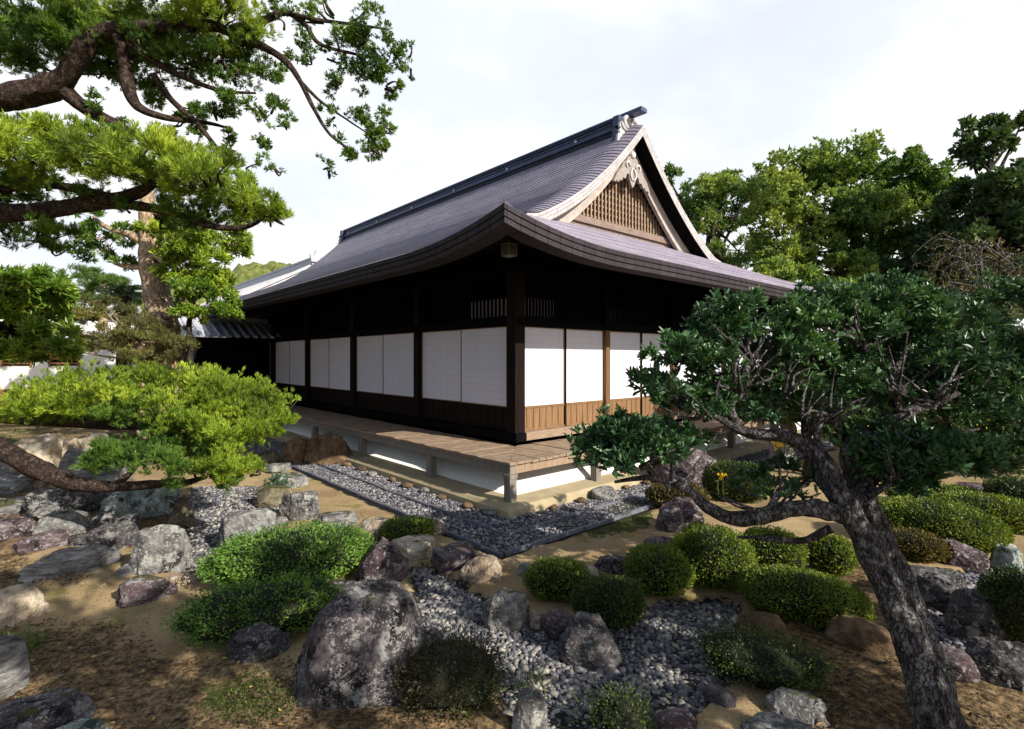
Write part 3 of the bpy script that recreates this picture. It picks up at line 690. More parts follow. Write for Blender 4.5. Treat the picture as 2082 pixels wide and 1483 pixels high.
# ---------------------------------------------------------------- ground, gravel, edging
def inpoly(X, Y, poly):
    r = np.zeros(len(X), bool); n = len(poly)
    for i in range(n):
        x1, y1 = poly[i]; x2, y2 = poly[(i + 1) % n]
        if y1 == y2: continue
        c = ((y1 > Y) != (y2 > Y)) & (X < (x2 - x1) * (Y - y1) / (y2 - y1) + x1); r ^= c
    return r
def gpoly(px): return [tuple(G(u, v)[:2]) for u, v in px]
BED_A = gpoly([(832, 1142), (880, 1150), (930, 1175), (985, 1212), (1090, 1275), (1180, 1270), (1290, 1262), (1330, 1215), (1505, 1215), (1520, 1300), (1480, 1390), (1400, 1480), (1300, 1560), (1060, 1560), (1010, 1400), (900, 1340), (850, 1280)])
BED_B = gpoly([(395, 985), (590, 985), (560, 1040), (520, 1085), (470, 1120), (390, 1172), (360, 1150), (370, 1075), (372, 1030)])
BED_D = gpoly([(1850, 1185), (2000, 1150), (2140, 1130), (2140, 1190), (2000, 1240), (1980, 1320), (1890, 1325), (1865, 1250)])
def local_xy(X, Y):
    dx, dy = X - C0.x, Y - C0.y
    return dx * DR.x + dy * DR.y, dx * DL.x + dy * DL.y
def ax(f0, f1, st, far):
    a = list(np.arange(f0, f1 + st / 2, st)); k = st; x = f1; up = []
    while x < far[1]: k *= 1.35; x += k; up.append(x)
    k = st; x = f0; dn = []
    while x > far[0]: k *= 1.35; x -= k; dn.append(x)
    return np.array(dn[::-1] + a + up)
gx, gy = ax(-5.5, 6.0, .06, (-600, 600)), ax(2.0, 11.0, .06, (-300, 900))
GXX, GYY = np.meshgrid(gx, gy, indexing='ij'); X, Y = GXX.ravel(), GYY.ravel()
lx, ly = local_xy(X, Y)
P3 = np.stack([X, Y, X * 0], 1)
near = (np.abs(X) < 14) & (Y < 16) & (Y > -6)
inhall = (lx > -2.25) & (ly > -2.25) & (lx < 12) & (ly < 22)
beds = inpoly(X, Y, BED_A) | inpoly(X, Y, BED_B) | inpoly(X, Y, BED_D)
z = np.where(near & ~inhall, 0.028 * fbm(P3 * 1.1, 3, 3) + 0.008 * fbm(P3 * 7, 3, 9), 0)
z = np.where(inhall, -0.03, z) - np.where(beds, 0.05, 0)
nx, ny = len(gx), len(gy)
idx = np.arange(nx * ny).reshape(nx, ny)
F = np.stack([idx[:-1, :-1], idx[1:, :-1], idx[1:, 1:], idx[:-1, 1:]], -1).reshape(-1, 4)
acc = Acc(); acc.add(np.stack([X, Y, z], 1), F)
def ground_mat():
    m, t, b = mat('garden_soil'); v = coords(t, 'Object'); at = t.nodes.new('ShaderNodeAttribute'); at.attribute_name = 'cover'
    sp = t.nodes.new('ShaderNodeSeparateColor'); t.links.new(at.outputs['Color'], sp.inputs[0])
    f = noise_out(t, 1.2, 6, 0.6, v); f2 = noise_out(t, 45, 5, 0.7, v); f3 = noise_out(t, 9, 7, 0.75, v, 0.6); f4 = noise_out(t, 22, 6, 0.75, v, 0.4)
    sand = ramp(t, f, [(0.27, 0.195, 0.105), (0.40, 0.305, 0.175)], [0.35, 0.65])
    sand = mixc(t, 0.6, sand, ramp(t, f2, [(0.55, 0.5, 0.45), (1.25, 1.25, 1.25)], [0.32, 0.68]), 'MULTIPLY')
    grn = ramp(t, noise_out(t, 2.4, 5, 0.6, coords(t, 'Object', (1, 1, 1), (4, 2, 0))), [(0, 0, 0), (1, 1, 1)], [0.55, 0.68])
    sand = mixc(t, grn, sand, (0.16, 0.15, 0.045))
    litter = ramp(t, f4, [(0.020, 0.015, 0.010), (0.11, 0.075, 0.038), (0.29, 0.20, 0.11)], [0.37, 0.48, 0.62])
    def mask(ch, fac, lo=0.42, hi=0.58):
        a = t.nodes.new('ShaderNodeMath'); a.operation = 'MULTIPLY_ADD'; t.links.new(fac, a.inputs[0]); a.inputs[1].default_value = 1.7; 
        c = t.nodes.new('ShaderNodeMath'); c.operation = 'ADD'; a.inputs[2].default_value = -0.85; t.links.new(sp.outputs[ch], c.inputs[0]); t.links.new(a.outputs[0], c.inputs[1])
        return ramp(t, c.outputs[0], [(0, 0, 0), (1, 1, 1)], [lo, hi])
    c = mixc(t, mask('Red', f3, 0.50, 0.70), sand, litter)
    moss = ramp(t, f4, [(0.018, 0.022, 0.006), (0.07, 0.085, 0.018)], [0.35, 0.65])
    c = mixc(t, mask('Green', f3), c, moss); c = mixc(t, mask('Blue', f3), c, (0.02, 0.019, 0.018))
    far = ramp(t, noise_out(t, 0.05, 4, 0.6, v), [(0.03, 0.05, 0.012), (0.09, 0.11, 0.03)], [0.35, 0.65])
    t.links.new(c, b.inputs['Base Color']); b.inputs['Roughness'].default_value = 0.95; b.inputs['Specular IOR Level'].default_value = 0.15
    n1 = bump(t, b, f2, 0.5, 0.012); bump(t, b, f4, 0.6, 0.02, n1); return m
M['soil'] = ground_mat()
ground = acc.build('ground', M['soil'], None, smooth=True); ground['kind'] = 'structure'
LIT = [gpoly(p) for p in ([(-80, 1290), (60, 1265), (200, 1265), (300, 1300), (330, 1350), (430, 1330), (600, 1340), (700, 1420), (900, 1440), (1020, 1400), (1120, 1440), (1200, 1600), (-80, 1600)],
        [(-60, 1100), (60, 1120), (60, 1165), (220, 1175), (240, 1190), (-60, 1205)], [(1620, 1290), (1760, 1330), (1900, 1330), (2200, 1400), (2200, 1600), (1480, 1600), (1560, 1400)],
        [(1500, 1180), (1800, 1120), (1900, 1250), (1760, 1330), (1530, 1300)], [(-80, 985), (70, 985), (390, 1000), (390, 1150), (250, 1120), (150, 1110), (-80, 1110)], [(-80, 870), (440, 860), (500, 900), (120, 925), (-80, 900)])]
MOS = [gpoly(p) for p in ([(330, 1400), (520, 1350), (640, 1450), (500, 1500)], [(1130, 1060), (1330, 1010), (1340, 1070), (1180, 1100)], [(-60, 860), (110, 860), (130, 900), (-60, 930)], [(1800, 930), (1950, 920), (1850, 960), (1700, 990)])]
lit = np.zeros(len(X)); mos = np.zeros(len(X))
for p in LIT: lit = np.maximum(lit, inpoly(X, Y, p))
mos = np.maximum(mos, (np.hypot(X, Y - 8) > 24) & ~inhall)
for p in MOS: mos = np.maximum(mos, inpoly(X, Y, p))
def blur(a, n=4):
    a = a.reshape(nx, ny).astype(float)
    for _ in range(n):
        q = np.pad(a, 1, mode='edge'); a = (q[1:-1, 1:-1] * 2 + q[:-2, 1:-1] + q[2:, 1:-1] + q[1:-1, :-2] + q[1:-1, 2:]) / 6
    return a.ravel()
cv = np.stack([blur(lit, 30), blur(mos, 16) * .8, blur(beds | (inhall & (lx < 11)), 3), np.ones(len(X))], 1)
ca = ground.data.color_attributes.new('cover', 'FLOAT_COLOR', 'POINT'); ca.data.foreach_set('color', cv.astype(np.float32).ravel())

_ico = None
def pebbles(name, label, pts, size, cols, seed, zb=0.0, sub=1, squash=0.5):
    """one spread of loose rounded stones"""
    bm = bmesh.new(); bmesh.ops.create_icosphere(bm, subdivisions=sub, radius=1); V0 = np.array([v.co[:] for v in bm.verts]); F0 = np.array([[v.index for v in f.verts] for f in bm.faces]); bm.free()
    r = rng(seed); n = len(pts); nv = len(V0)
    s = size * np.exp(r.randn(n) * .22)
    sc = np.stack([s * (0.5 + .12 * r.randn(n)).clip(.35, .8), s * (.36 + .06 * r.randn(n)).clip(.25, .5), s * .5 * (squash + .08 * r.randn(n)).clip(.25, .9)], 1)
    a = r.rand(n) * 6.283; tx = r.randn(n) * .28; ty = r.randn(n) * .28
    V = V0[None] * sc[:, None, :] * (1 + .12 * r.randn(n, nv, 1))
    def rot(V, i, j, an):
        c, q = np.cos(an)[:, None], np.sin(an)[:, None]; vi = V[..., i] * c - V[..., j] * q; vj = V[..., i] * q + V[..., j] * c; W_ = V.copy(); W_[..., i] = vi; W_[..., j] = vj; return W_
    V = rot(V, 1, 2, tx); V = rot(V, 0, 2, ty); V = rot(V, 0, 1, a)
    V = V + np.concatenate([pts, (zb + .4 * sc[:, 2] + r.rand(n) * size * .22)[:, None]], 1)[:, None, :]
    F = F0[None] + (np.arange(n) * nv)[:, None, None]
    me = bpy.data.meshes.new(name); V = V.reshape(-1, 3); F = F.reshape(-1, 3)
    me.vertices.add(len(V)); me.vertices.foreach_set('co', V.astype(np.float32).ravel()); me.loops.add(F.size); me.loops.foreach_set('vertex_index', F.astype(np.int32).ravel())
    me.polygons.add(len(F)); me.polygons.foreach_set('loop_start', np.arange(0, F.size, 3, dtype=np.int32)); me.polygons.foreach_set('use_smooth', np.ones(len(F), bool)); me.update(calc_edges=True)
    m, t, b = mat(name); g = t.nodes.new('ShaderNodeNewGeometry')
    c = ramp(t, g.outputs['Random Per Island'], cols); c = mixc(t, 0.5, c, ramp(t, noise_out(t, 60, 4, .6, coords(t)), [(.6, .6, .6), (1.25, 1.25, 1.25)], [.3, .7]), 'MULTIPLY')
    t.links.new(c, b.inputs['Base Color']); b.inputs['Roughness'].default_value = 0.6; b.inputs['Specular IOR Level'].default_value = .35
    me.materials.append(m); o = bpy.data.objects.new(name, me); COL.objects.link(o); return tag(o, label, 'gravel', None, 'stuff')
def jitter_grid(x0, x1, y0, y1, st, seed):
    r = rng(seed); a, b = np.meshgrid(np.arange(x0, x1, st), np.arange(y0, y1, st * .8), indexing='ij')
    return np.stack([a.ravel(), b.ravel()], 1) + (r.rand(a.size, 2) - .5) * st * 1.0
def bed_pts(poly, st, seed):
    p = np.array(poly); q = jitter_grid(p[:, 0].min(), p[:, 0].max(), p[:, 1].min(), p[:, 1].max(), st, seed)
    return q[inpoly(q[:, 0], q[:, 1], poly)]
GREYS = [(0.035, 0.037, 0.05), (0.065, 0.068, 0.088), (0.12, 0.12, 0.135), (0.26, 0.25, 0.24), (0.40, 0.38, 0.33)]
WARMS = [(0.04, 0.042, 0.055), (0.075, 0.078, 0.096), (0.125, 0.126, 0.14), (0.20, 0.195, 0.19), (0.38, 0.35, 0.30)]
DARKS = [(0.03, 0.032, 0.05), (0.055, 0.056, 0.08), (0.10, 0.095, 0.12), (0.18, 0.17, 0.18), (0.30, 0.29, 0.28)]
pA = bed_pts(BED_A, .0275, 1)
pebbles('pebbles', 'grey and cream river pebbles filling the dry stream bed in front', pA, .047, WARMS, 2, -.05, 1)
pebbles('pebbles', 'grey pebbles filling the dry pool between the rocks at left', bed_pts(BED_B, .036, 3), .045, GREYS, 4, -.045, 1)
pebbles('pebbles', 'dark grey pebbles of the dry stream beside the leaning tree at right', bed_pts(BED_D, .042, 5), .06, DARKS, 6, -.05, 1)
q = np.vstack([jitter_grid(-2.14, -1.26, -2.14, 9.0, .031, 7), jitter_grid(-1.26, 8.5, -2.14, -1.26, .031, 8)])
w_ = np.array([hall(a, b)[:2] for a, b in q])
d0 = rng(1).rand(len(q)) < np.clip(1.5 - (q[:, 1] + q[:, 0]) / 9, .3, 1)
pebbles('gravel', 'dark rain gutter gravel around the foot of the hall', w_[d0], .038, [(0.035, 0.036, 0.05), (0.07, 0.07, 0.092), (0.125, 0.122, 0.145), (0.23, 0.225, 0.235), (0.40, 0.39, 0.38)], 9, -.03, 1)

# tile edging of the gutter: two L-shaped lines of thin upright tiles, every run its own kerb
M['edge_tile'] = plain('edge_tile', (0.14, 0.145, 0.18), .6, .3, 7, .2)
def edging(label, off, y1, x1):
    t = thing('gutter_edging', label, 'edging', hall(off, off), YAW)
    r = rng(int(abs(off) * 100))
    for side, L_ in ((0, y1), (1, x1)):
        u = 0.0; a = Acc()
        while u < L_:
            l = .30 + r.rand() * .02; z = .010 + r.randn() * .004; o_ = r.randn() * .004
            for k in (0, 1): # twin tiles
                c = (o_ + k * .024, u + l / 2 + (.0 if side == 0 else .03), z / 2 - .03); d = (.016, l - .008, z + .06)
                if side == 0: a.box(c, d, 0, r.randn() * .01)
                else: a.box((c[1] + .03, c[0], c[2]), (d[1], d[0], d[2]), 0, r.randn() * .01)
            u += l
        a.build('tile_row', M['edge_tile'], t)
edging('outer grey tile edging line between gutter gravel and sandy path', -2.17, 10.2, 10.0)
edging('inner grey tile edging line running through the gutter gravel', -1.73, 9.8, 9.6)
# ---------------------------------------------------------------- rocks
RK = {
 'grey': rockmat('grey_rock', (0.17, 0.165, 0.165), (0.05, 0.05, 0.055), (0.33, 0.33, 0.31), (0.32, 0.325, 0.305), .15, 3, lamt=.60),
 'dark': rockmat('dark_rock', (0.085, 0.075, 0.085), (0.022, 0.02, 0.025), (0.19, 0.18, 0.18), (0.27, 0.28, 0.27), .1, 4, (1, 1, 2.2), .70),
 'purple': rockmat('purple_rock', (0.105, 0.072, 0.083), (0.035, 0.024, 0.030), (0.22, 0.18, 0.185), (0.30, 0.285, 0.29), .1, 3.5, (1, 1, 2), .74),
 'pale': rockmat('pale_rock', (0.44, 0.37, 0.28), (0.20, 0.16, 0.12), (0.62, 0.56, 0.46), None, .1, 3),
 'streak': rockmat('streaked_rock', (0.30, 0.29, 0.285), (0.07, 0.065, 0.07), (0.52, 0.52, 0.50), None, .15, 4, (.5, 1, 4)),
 'green': rockmat('green_rock', (0.26, 0.31, 0.285), (0.08, 0.10, 0.09), (0.44, 0.50, 0.46), (0.5, 0.52, 0.5), 0, 2.6, (1, 1, 1), .62),
 'brown': rockmat('brown_rock', (0.15, 0.095, 0.055), (0.04, 0.027, 0.018), (0.27, 0.19, 0.12), None, .25, 3),
 'tan': rockmat('tan_rock', (0.30, 0.225, 0.16), (0.10, 0.075, 0.055), (0.47, 0.38, 0.28), (0.44, 0.41, 0.36), .1, 3, lamt=.62),
 'moss': rockmat('mossy_rock', (0.16, 0.14, 0.09), (0.05, 0.045, 0.03), (0.27, 0.25, 0.2), None, .9, 3),
 'boulder': rockmat('lichen_boulder', (0.085, 0.070, 0.080), (0.022, 0.018, 0.023), (0.19, 0.17, 0.18), (0.27, 0.27, 0.265), .10, 4.5, (1, 1, 1), .42),
}
def rock(name, label, kind, u0, u1, vt, vb, seed, depth=.75, flat=None, taper=.12, lean=0.0, top=.3, nplanes=13, rough=.06, cat='rock', group=None, n=36, z0=0.0, cuts=None, sharp=32.0, dz=0.0):
    Yf = (EYE - z0) * FPX / (vb - HY); w = (u1 - u0) / FPX * Yf * 1.03; dp = depth * w
    Yc = Yf + dp * .45; w = (u1 - u0) / FPX * (Yf + dp * .3); Xc = ((u0 + u1) / 2 - CX) / FPX * (Yf + dp * .35)
    h = EYE - (vt - HY) / FPX * (Yc + dp * (.35 if flat else .05)) - z0; h = max(h, .03)
    r = rng(seed); V, F = cube_sphere(n); V = V.copy()
    k_ = max(4, nplanes - 7); az = (np.arange(k_) + .8 * r.rand(k_)) * 6.283 / k_
    side = np.stack([np.cos(az), np.sin(az), -.12 + .55 * r.rand(k_) ** 1.5], 1); tops = np.stack([r.randn(5) * .55, r.randn(5) * .45 - .15, .55 + .6 * r.rand(5)], 1)
    nn = nrm(np.vstack([side, tops])); dd = np.append(.70 + .24 * r.rand(k_), .66 + .28 * r.rand(5))
    nn = np.vstack([nn, nrm(np.array([(.1 * r.randn(), .1 * r.randn(), 1)])), [(0, 0, -1)]]); dd = np.append(dd, [.5 if flat else .74, .6])
    if cuts:
        for (cx_, cy_, cz_, d_) in cuts: nn = np.vstack([nn, nrm(np.array([[cx_, cy_, cz_]]))]); dd = np.append(dd, d_)
    dots = np.maximum(V @ nn.T, 1e-3) / dd[None]
    rad = 1.0 / (np.sum(np.concatenate([dots, np.full((len(V), 1), .95)], 1) ** sharp, 1) ** (1 / sharp))
    Q = V * rad[:, None]
    rg = fbm(Q * np.array((3, 3, 6)) + seed, 4, seed + 8, .6); Q = Q * (1 + rough * fbm(Q * 2.3 + seed, 4, seed, .6) + rough * .55 * fbm(Q * 7 + seed, 5, seed + 3, .68) - rough * .9 * np.clip(.22 - np.abs(rg), 0, 1))[:, None]
    lo, hi = Q.min(0), Q.max(0); Q = (Q - (lo + hi) / 2) / ((hi - lo) / 2)
    zn = (Q[:, 2] + 1) / 2
    s = 1 - taper * zn * 2 * .5; Q[:, 0] *= s; Q[:, 1] *= s; Q[:, 0] += lean * (zn - .3)
    Q[:, 0] /= np.abs(Q[:, 0]).max(); Q[:, 1] /= np.abs(Q[:, 1]).max()
    sink = .22
    Z = (zn * (1 + sink) - sink) * h
    an = -math.atan2(Xc, Yc)                               # turned to face down the garden
    x, y = Q[:, 0] * w / 2, Q[:, 1] * dp / 2
    Vw = np.stack([x * math.cos(an) - y * math.sin(an), x * math.sin(an) + y * math.cos(an), Z], 1)
    a = Acc(); a.add(Vw, F); o = a.build(name, RK[kind], None, smooth=True)
    o.location = (Xc, Yc, z0 + dz); tag(o, label, cat, group); return o
ROCKS = [
 # left rock group, back to front
 ('rock', 'grey rock filling the gap behind the squarish purple rock', 'grey', 60, 120, 1030, 1062, 141, {}),
 ('rock', 'low dark stone between lichen patch rock and squarish rock', 'dark', 140, 186, 1084, 1112, 142, {}),
 ('rock', 'small grey stone wedged before the green boulder', 'grey', 236, 280, 1046, 1076, 143, {}),
 ('rock', 'weathered grey stone far left behind the layered rock', 'streak', -20, 40, 930, 972, 144, {}),
 ('rock', 'flat earth stained stone left of the long low rock', 'brown', -10, 60, 1096, 1128, 145, {}),
 ('rock', 'pale cream boulder catching sun at upper left above the bent limb', 'pale', 14, 112, 882, 962, 11, {}),
 ('rock', 'low pale sunlit rock between cream boulder and grey peaked stone', 'pale', 92, 165, 890, 945, 12, {}),
 ('rock', 'pale tan rock half hidden behind the dark juniper spray', 'pale', 150, 235, 878, 930, 13, {}),
 ('rock', 'grey peaked stone leaning behind the bend of the bare limb', 'streak', 108, 200, 906, 985, 14, dict(taper=.6)),
 ('rock', 'white streaked rock seen under the juniper spray', 'streak', 190, 262, 935, 985, 15, {}),
 ('rock', 'layered pale grey rock at left edge below the limb', 'streak', -25, 68, 963, 1008, 16, {}),
 ('rock', 'small orange tan stone wedged under the bent limb', 'tan', 66, 96, 978, 998, 17, {}),
 ('rock', 'long dark rock with white streaks under the bare limb', 'dark', 62, 212, 985, 1048, 18, dict(depth=.5)),
 ('rock', 'flat grey rock at left edge beside the long streaked rock', 'grey', -30, 68, 1010, 1050, 19, {}),
 ('rock', 'big pale green boulder at the left end of the pebble pool', 'green', 205, 362, 990, 1056, 20, dict(depth=.5)),
 ('rock', 'brown green pointed stone leaning on the pale green boulder', 'moss', 338, 396, 1008, 1068, 21, dict(taper=.7, depth=.6)),
 ('rock', 'small pale triangular rock in front of the green boulder', 'streak', 176, 238, 1036, 1072, 22, dict(taper=.8)),
 ('rock', 'squarish grey purple rock with worn round top at left', 'grey', 74, 176, 1040, 1098, 23, dict(depth=.6)),
 ('rock', 'flat topped purple grey slab at left edge', 'purple', -40, 68, 1052, 1104, 24, dict(taper=.02, depth=.6)),
 ('rock', 'low purple brick shaped rock in front of the squarish one', 'purple', 37, 146, 1082, 1122, 25, dict(taper=.02, depth=.5)),
 ('rock', 'dark rock bearing a pale green lichen patch', 'dark', 170, 270, 1064, 1128, 26, dict(taper=.02, depth=.6)),
 ('rock', 'tall blocky grey rock with white vertical streak by pebble pool', 'grey', 262, 380, 1062, 1170, 27, dict(depth=.55, taper=.1, nplanes=10, cuts=[(1, -.2, 0, .7), (-1, -.3, .1, .7), (0, -1, .1, .7)])),
 ('rock', 'white streaked flat slab at the foot of the tall blocky rock', 'streak', 242, 340, 1132, 1170, 28, dict(depth=.45, flat=1)),
 ('rock', 'long low rock with white top and dark underside on bare earth', 'streak', 54, 226, 1114, 1176, 29, dict(depth=.5)),
 ('rock', 'purple dark rock alone on the sand left of the spreading shrub', 'purple', 242, 350, 1170, 1228, 30, dict(depth=.6)),
 ('rock', 'sunlit pale rounded boulder at the left edge on sand', 'pale', -40, 79, 1188, 1278, 31, dict(depth=.7)),
 ('rock', 'long flat edging slab along the front of the pebble pool', 'streak', 385, 535, 1112, 1160, 32, dict(flat=1, depth=.35, dz=-.03)),
 ('rock', 'pale flat edging slab near the tip of the spreading shrub', 'tan', 335, 445, 1148, 1184, 132, dict(flat=1, depth=.35, dz=-.03)),
 ('rock', 'large lichen speckled grey rock at the right of the pebble pool', 'grey', 443, 558, 1034, 1118, 33, dict(depth=.7)),
 ('rock', 'speckled grey rock beside the sandy path behind the pool', 'grey', 565, 650, 998, 1058, 34, dict(depth=.7)),
 ('rock', 'mossy low stone with a sapling growing on it', 'moss', 518, 592, 982, 1028, 35, dict(flat=1)),
 ('stepping_stone', 'greenish flat stepping stone nearest the dark veranda boulders', 'moss', 505, 568, 916, 943, 36, dict(flat=1)),
 ('stepping_stone', 'thin flat stepping stone at the corner of the gutter gravel', 'grey', 533, 590, 941, 960, 37, dict(flat=1)),
 ('stepping_stone', 'broad flat stepping stone on sand behind the sapling', 'grey', 548, 624, 958, 992, 38, dict(flat=1)),
 ('rock', 'small round stone beside the speckled rock at the path', 'grey', 557, 586, 1050, 1067, 39, {}),
 ('rock', 'small pale stone in front of the lichen speckled rock', 'pale', 461, 484, 1102, 1122, 40, {}),
 ('stepping_stone', 'whitish flat stepping stone left of the spreading shrub top', 'streak', 515, 592, 1084, 1114, 41, dict(flat=1)),
 ('stepping_stone', 'long grey stepping stone right behind the spreading shrub', 'grey', 595, 722, 1069, 1106, 42, dict(flat=1, depth=.5)),
 ('stepping_stone', 'ribbed grey stepping stone alone on the sandy path', 'streak', 641, 728, 1038, 1070, 43, dict(flat=1, depth=.6)),
 ('stepping_stone', 'smooth rounded tan stepping stone left of small clipped shrub', 'tan', 715, 803, 1052, 1098, 44, dict(depth=.7)),
 ('stepping_stone', 'flat tan stone between small shrub and gutter edging', 'tan', 836, 907, 1053, 1088, 45, dict(flat=1)),
 ('rock', 'pale greenish rock in front of the small clipped shrub', 'pale', 785, 887, 1087, 1140, 46, dict(flat=1)),
 ('rock', 'dark purple rounded boulder behind the big lichen boulder', 'purple', 722, 831, 1097, 1195, 47, dict(depth=.8)),
 ('rock', 'flat topped purple rock with dark cut side above the pebbles', 'purple', 872, 975, 1100, 1164, 48, dict(flat=1, depth=.8)),
 ('rock', 'orange tinted block at the head of the pebble stream', 'tan', 930, 1026, 1130, 1190, 49, dict(depth=.7)),
 ('rock', 'grey pink rounded rock standing in the pebbles', 'grey', 978, 1080, 1193, 1275, 50, dict(depth=.8)),
 ('rock', 'small purple rock between spreading shrub and lichen boulder', 'purple', 625, 705, 1183, 1225, 51, {}),
 ('rock', 'dark hollow sided rock below the spreading shrub', 'dark', 462, 586, 1268, 1345, 52, dict(depth=.7)),
 ('rock', 'small tan rock left of the two toned peaked rock', 'tan', 1076, 1110, 1240, 1276, 53, {}),
 ('rock', 'rounded pinkish rock touching the two toned peaked rock', 'purple', 1098, 1172, 1244, 1296, 54, {}),
 ('rock', 'two toned rock, dark peak and cream foot, amid the pebbles', 'dark', 1124, 1273, 1245, 1350, 55, dict(depth=.7, taper=.5)),
 ('rock', 'small grey rock left behind the low double shrub', 'grey', 1048, 1096, 1144, 1178, 56, {}),
 ('rock', 'pale rounded stone right behind the low double shrub', 'pale', 1175, 1222, 1150, 1184, 57, {}),
 ('stepping_stone', 'cracked flat purple stepping stone left of the round shrubs', 'purple', 1207, 1287, 1126, 1166, 58, dict(flat=1, depth=.6)),
 ('stepping_stone', 'small dark stepping stone between the two purple ones', 'dark', 1284, 1334, 1108, 1131, 59, dict(flat=1)),
 ('stepping_stone', 'oval purple stepping stone nearest the white sided rock', 'purple', 1308, 1380, 1090, 1118, 60, dict(flat=1, depth=.6)),
 ('rock', 'small flat stone at the left foot of the round shrub', 'grey', 1240, 1285, 1186, 1206, 61, dict(flat=1)),
 ('rock', 'squat purple rock with pale side standing on the path', 'purple', 1334, 1437, 1016, 1086, 62, dict(depth=.7, taper=.1)),
 ('rock', 'huge purple boulder with tan top beside the front veranda', 'purple', 1318, 1468, 904, 992, 63, dict(depth=.7, dz=.0)),
 ('rock', 'brown layered rock under the wide clipped shrub', 'brown', 1496, 1600, 1246, 1325, 64, dict(depth=.6)),
 ('rock', 'broad reddish brown rock at the foot of the leaning trunk', 'brown', 1688, 1818, 1258, 1330, 65, dict(depth=.6)),
 ('rock', 'small dark rock at the right edge of the front pebbles', 'dark', 1430, 1498, 1393, 1438, 66, {}),
 ('rock', 'pale mottled rock on dark earth left of the trunk base', 'grey', 1560, 1684, 1405, 1475, 67, dict(depth=.6)),
 ('rock', 'grey rock cut by the bottom edge right of the pebbles', 'grey', 1515, 1690, 1462, 1530, 68, dict(depth=.5)),
 ('rock', 'grey purple rock cut by the bottom edge amid the pebbles', 'purple', 1325, 1420, 1446, 1510, 69, dict(depth=.6)),
 ('rock', 'pale lichen rock cut by the bottom edge behind dry shrub', 'grey', 1040, 1115, 1395, 1510, 70, dict(depth=.7)),
 ('rock', 'large lichen covered rock in the bottom left corner', 'boulder', -70, 168, 1400, 1530, 71, dict(depth=.6, flat=1)),
 ('rock', 'flat pale greenish rock low in the bottom left corner', 'green', 60, 205, 1462, 1535, 72, dict(depth=.5, flat=1)),
 ('rock', 'tall narrow pale stone at the left edge below grass tuft', 'streak', -45, 42, 1292, 1425, 73, dict(depth=.8, taper=.2)),
 ('rock', 'black squat rock in the dry stream right of the leaning trunk', 'dark', 1843, 1975, 1146, 1240, 74, dict(depth=.7, flat=1)),
 ('rock', 'purple slab behind the black rock in the dry stream', 'purple', 1908, 2004, 1100, 1158, 75, dict(depth=.6)),
 ('rock', 'pale blue green flat stone at the right edge', 'green', 2022, 2078, 1102, 1158, 76, dict(flat=1)),
 ('rock', 'craggy purple black rock at the right edge of dry stream', 'dark', 1938, 2045, 1200, 1308, 77, dict(depth=.7)),
 ('rock', 'flat purple slab at the mouth of the right dry stream', 'purple', 1890, 1985, 1312, 1385, 78, dict(flat=1, depth=.6)),
 ('rock', 'dark wet looking rock in front of the right edge shrub', 'dark', 1985, 2110, 1300, 1400, 79, dict(depth=.6)),
 ('stepping_stone', 'far dark purple stepping stone on sand at right', 'purple', 1955, 2022, 981, 1000, 80, dict(flat=1)),
 ('stepping_stone', 'far broad purple stepping stone before the right edge shrub', 'purple', 1978, 2040, 994, 1024, 81, dict(flat=1)),
 ('rock', 'large square brown boulder against the side veranda', 'brown', 617, 716, 880, 944, 82, dict(depth=.7, nplanes=10, taper=.05)),
 ('rock', 'dark brown boulder left of the square veranda boulder', 'brown', 573, 628, 886, 942, 83, dict(depth=.8)),
 ('rock', 'squared pale footing stone before the front veranda', 'grey', 1198, 1262, 988, 1016, 84, dict(flat=1, depth=.8, nplanes=9, taper=.02, sharp=40)),
]
for nm, lb, kd, u0, u1, vt, vb, sd_, kw in ROCKS:
    rock(nm, lb, kd, u0, u1, vt, vb, sd_, **dict(dict(group='stepping stones in the sand' if nm == 'stepping_stone' else 'garden rocks', cat='stepping stone' if nm == 'stepping_stone' else 'rock'), **kw))
rock('boulder', 'largest foreground boulder, tapering, covered in pale lichen', 'boulder', 592, 882, 1184, 1452, 90, depth=.75, taper=.1, nplanes=9, rough=.055, n=48, cat='boulder', sharp=14, cuts=[(-1, -.2, .22, .80), (.95, -.1, .30, .76), (-.2, -1, .25, .76), (.45, -.9, .35, .78), (-.6, -.2, .8, .80), (.6, -.2, .8, .84), (.05, -.3, 1, .70)])
# small stones along the plinth
r = rng(44)
for i in range(26):
    k = i < 15; u = (-1.1 + (i if k else i - 15) * .52 + r.rand() * .15)
    p = hall(-1.33 - r.rand() * .05, u) if k else hall(u, -1.33 - r.rand() * .05)
    V, F = cube_sphere(6); s_ = .045 + .045 * r.rand()
    Q = V * (1 + .18 * fbm(V * 1.5 + i * 7, 3, i))[:, None] * np.array((s_ * 1.25, s_, .035 + .015 * r.rand()))
    a = Acc(); a.add(Q, F); o = a.build('footing_stone', RK['brown' if i % 3 else 'grey'], None, smooth=True); o.location = p + Vector((0, 0, .01)); o.rotation_euler = (0, 0, YAW + (1.57 if k else 0) + r.randn() * .2)
    tag(o, 'small rounded footing stone in the row along the %s side of the hall plinth' % ('left shaded' if k else 'front sunny'), 'stone', 'footing stones along the hall plinth' if k else 'footing stones along the front plinth')
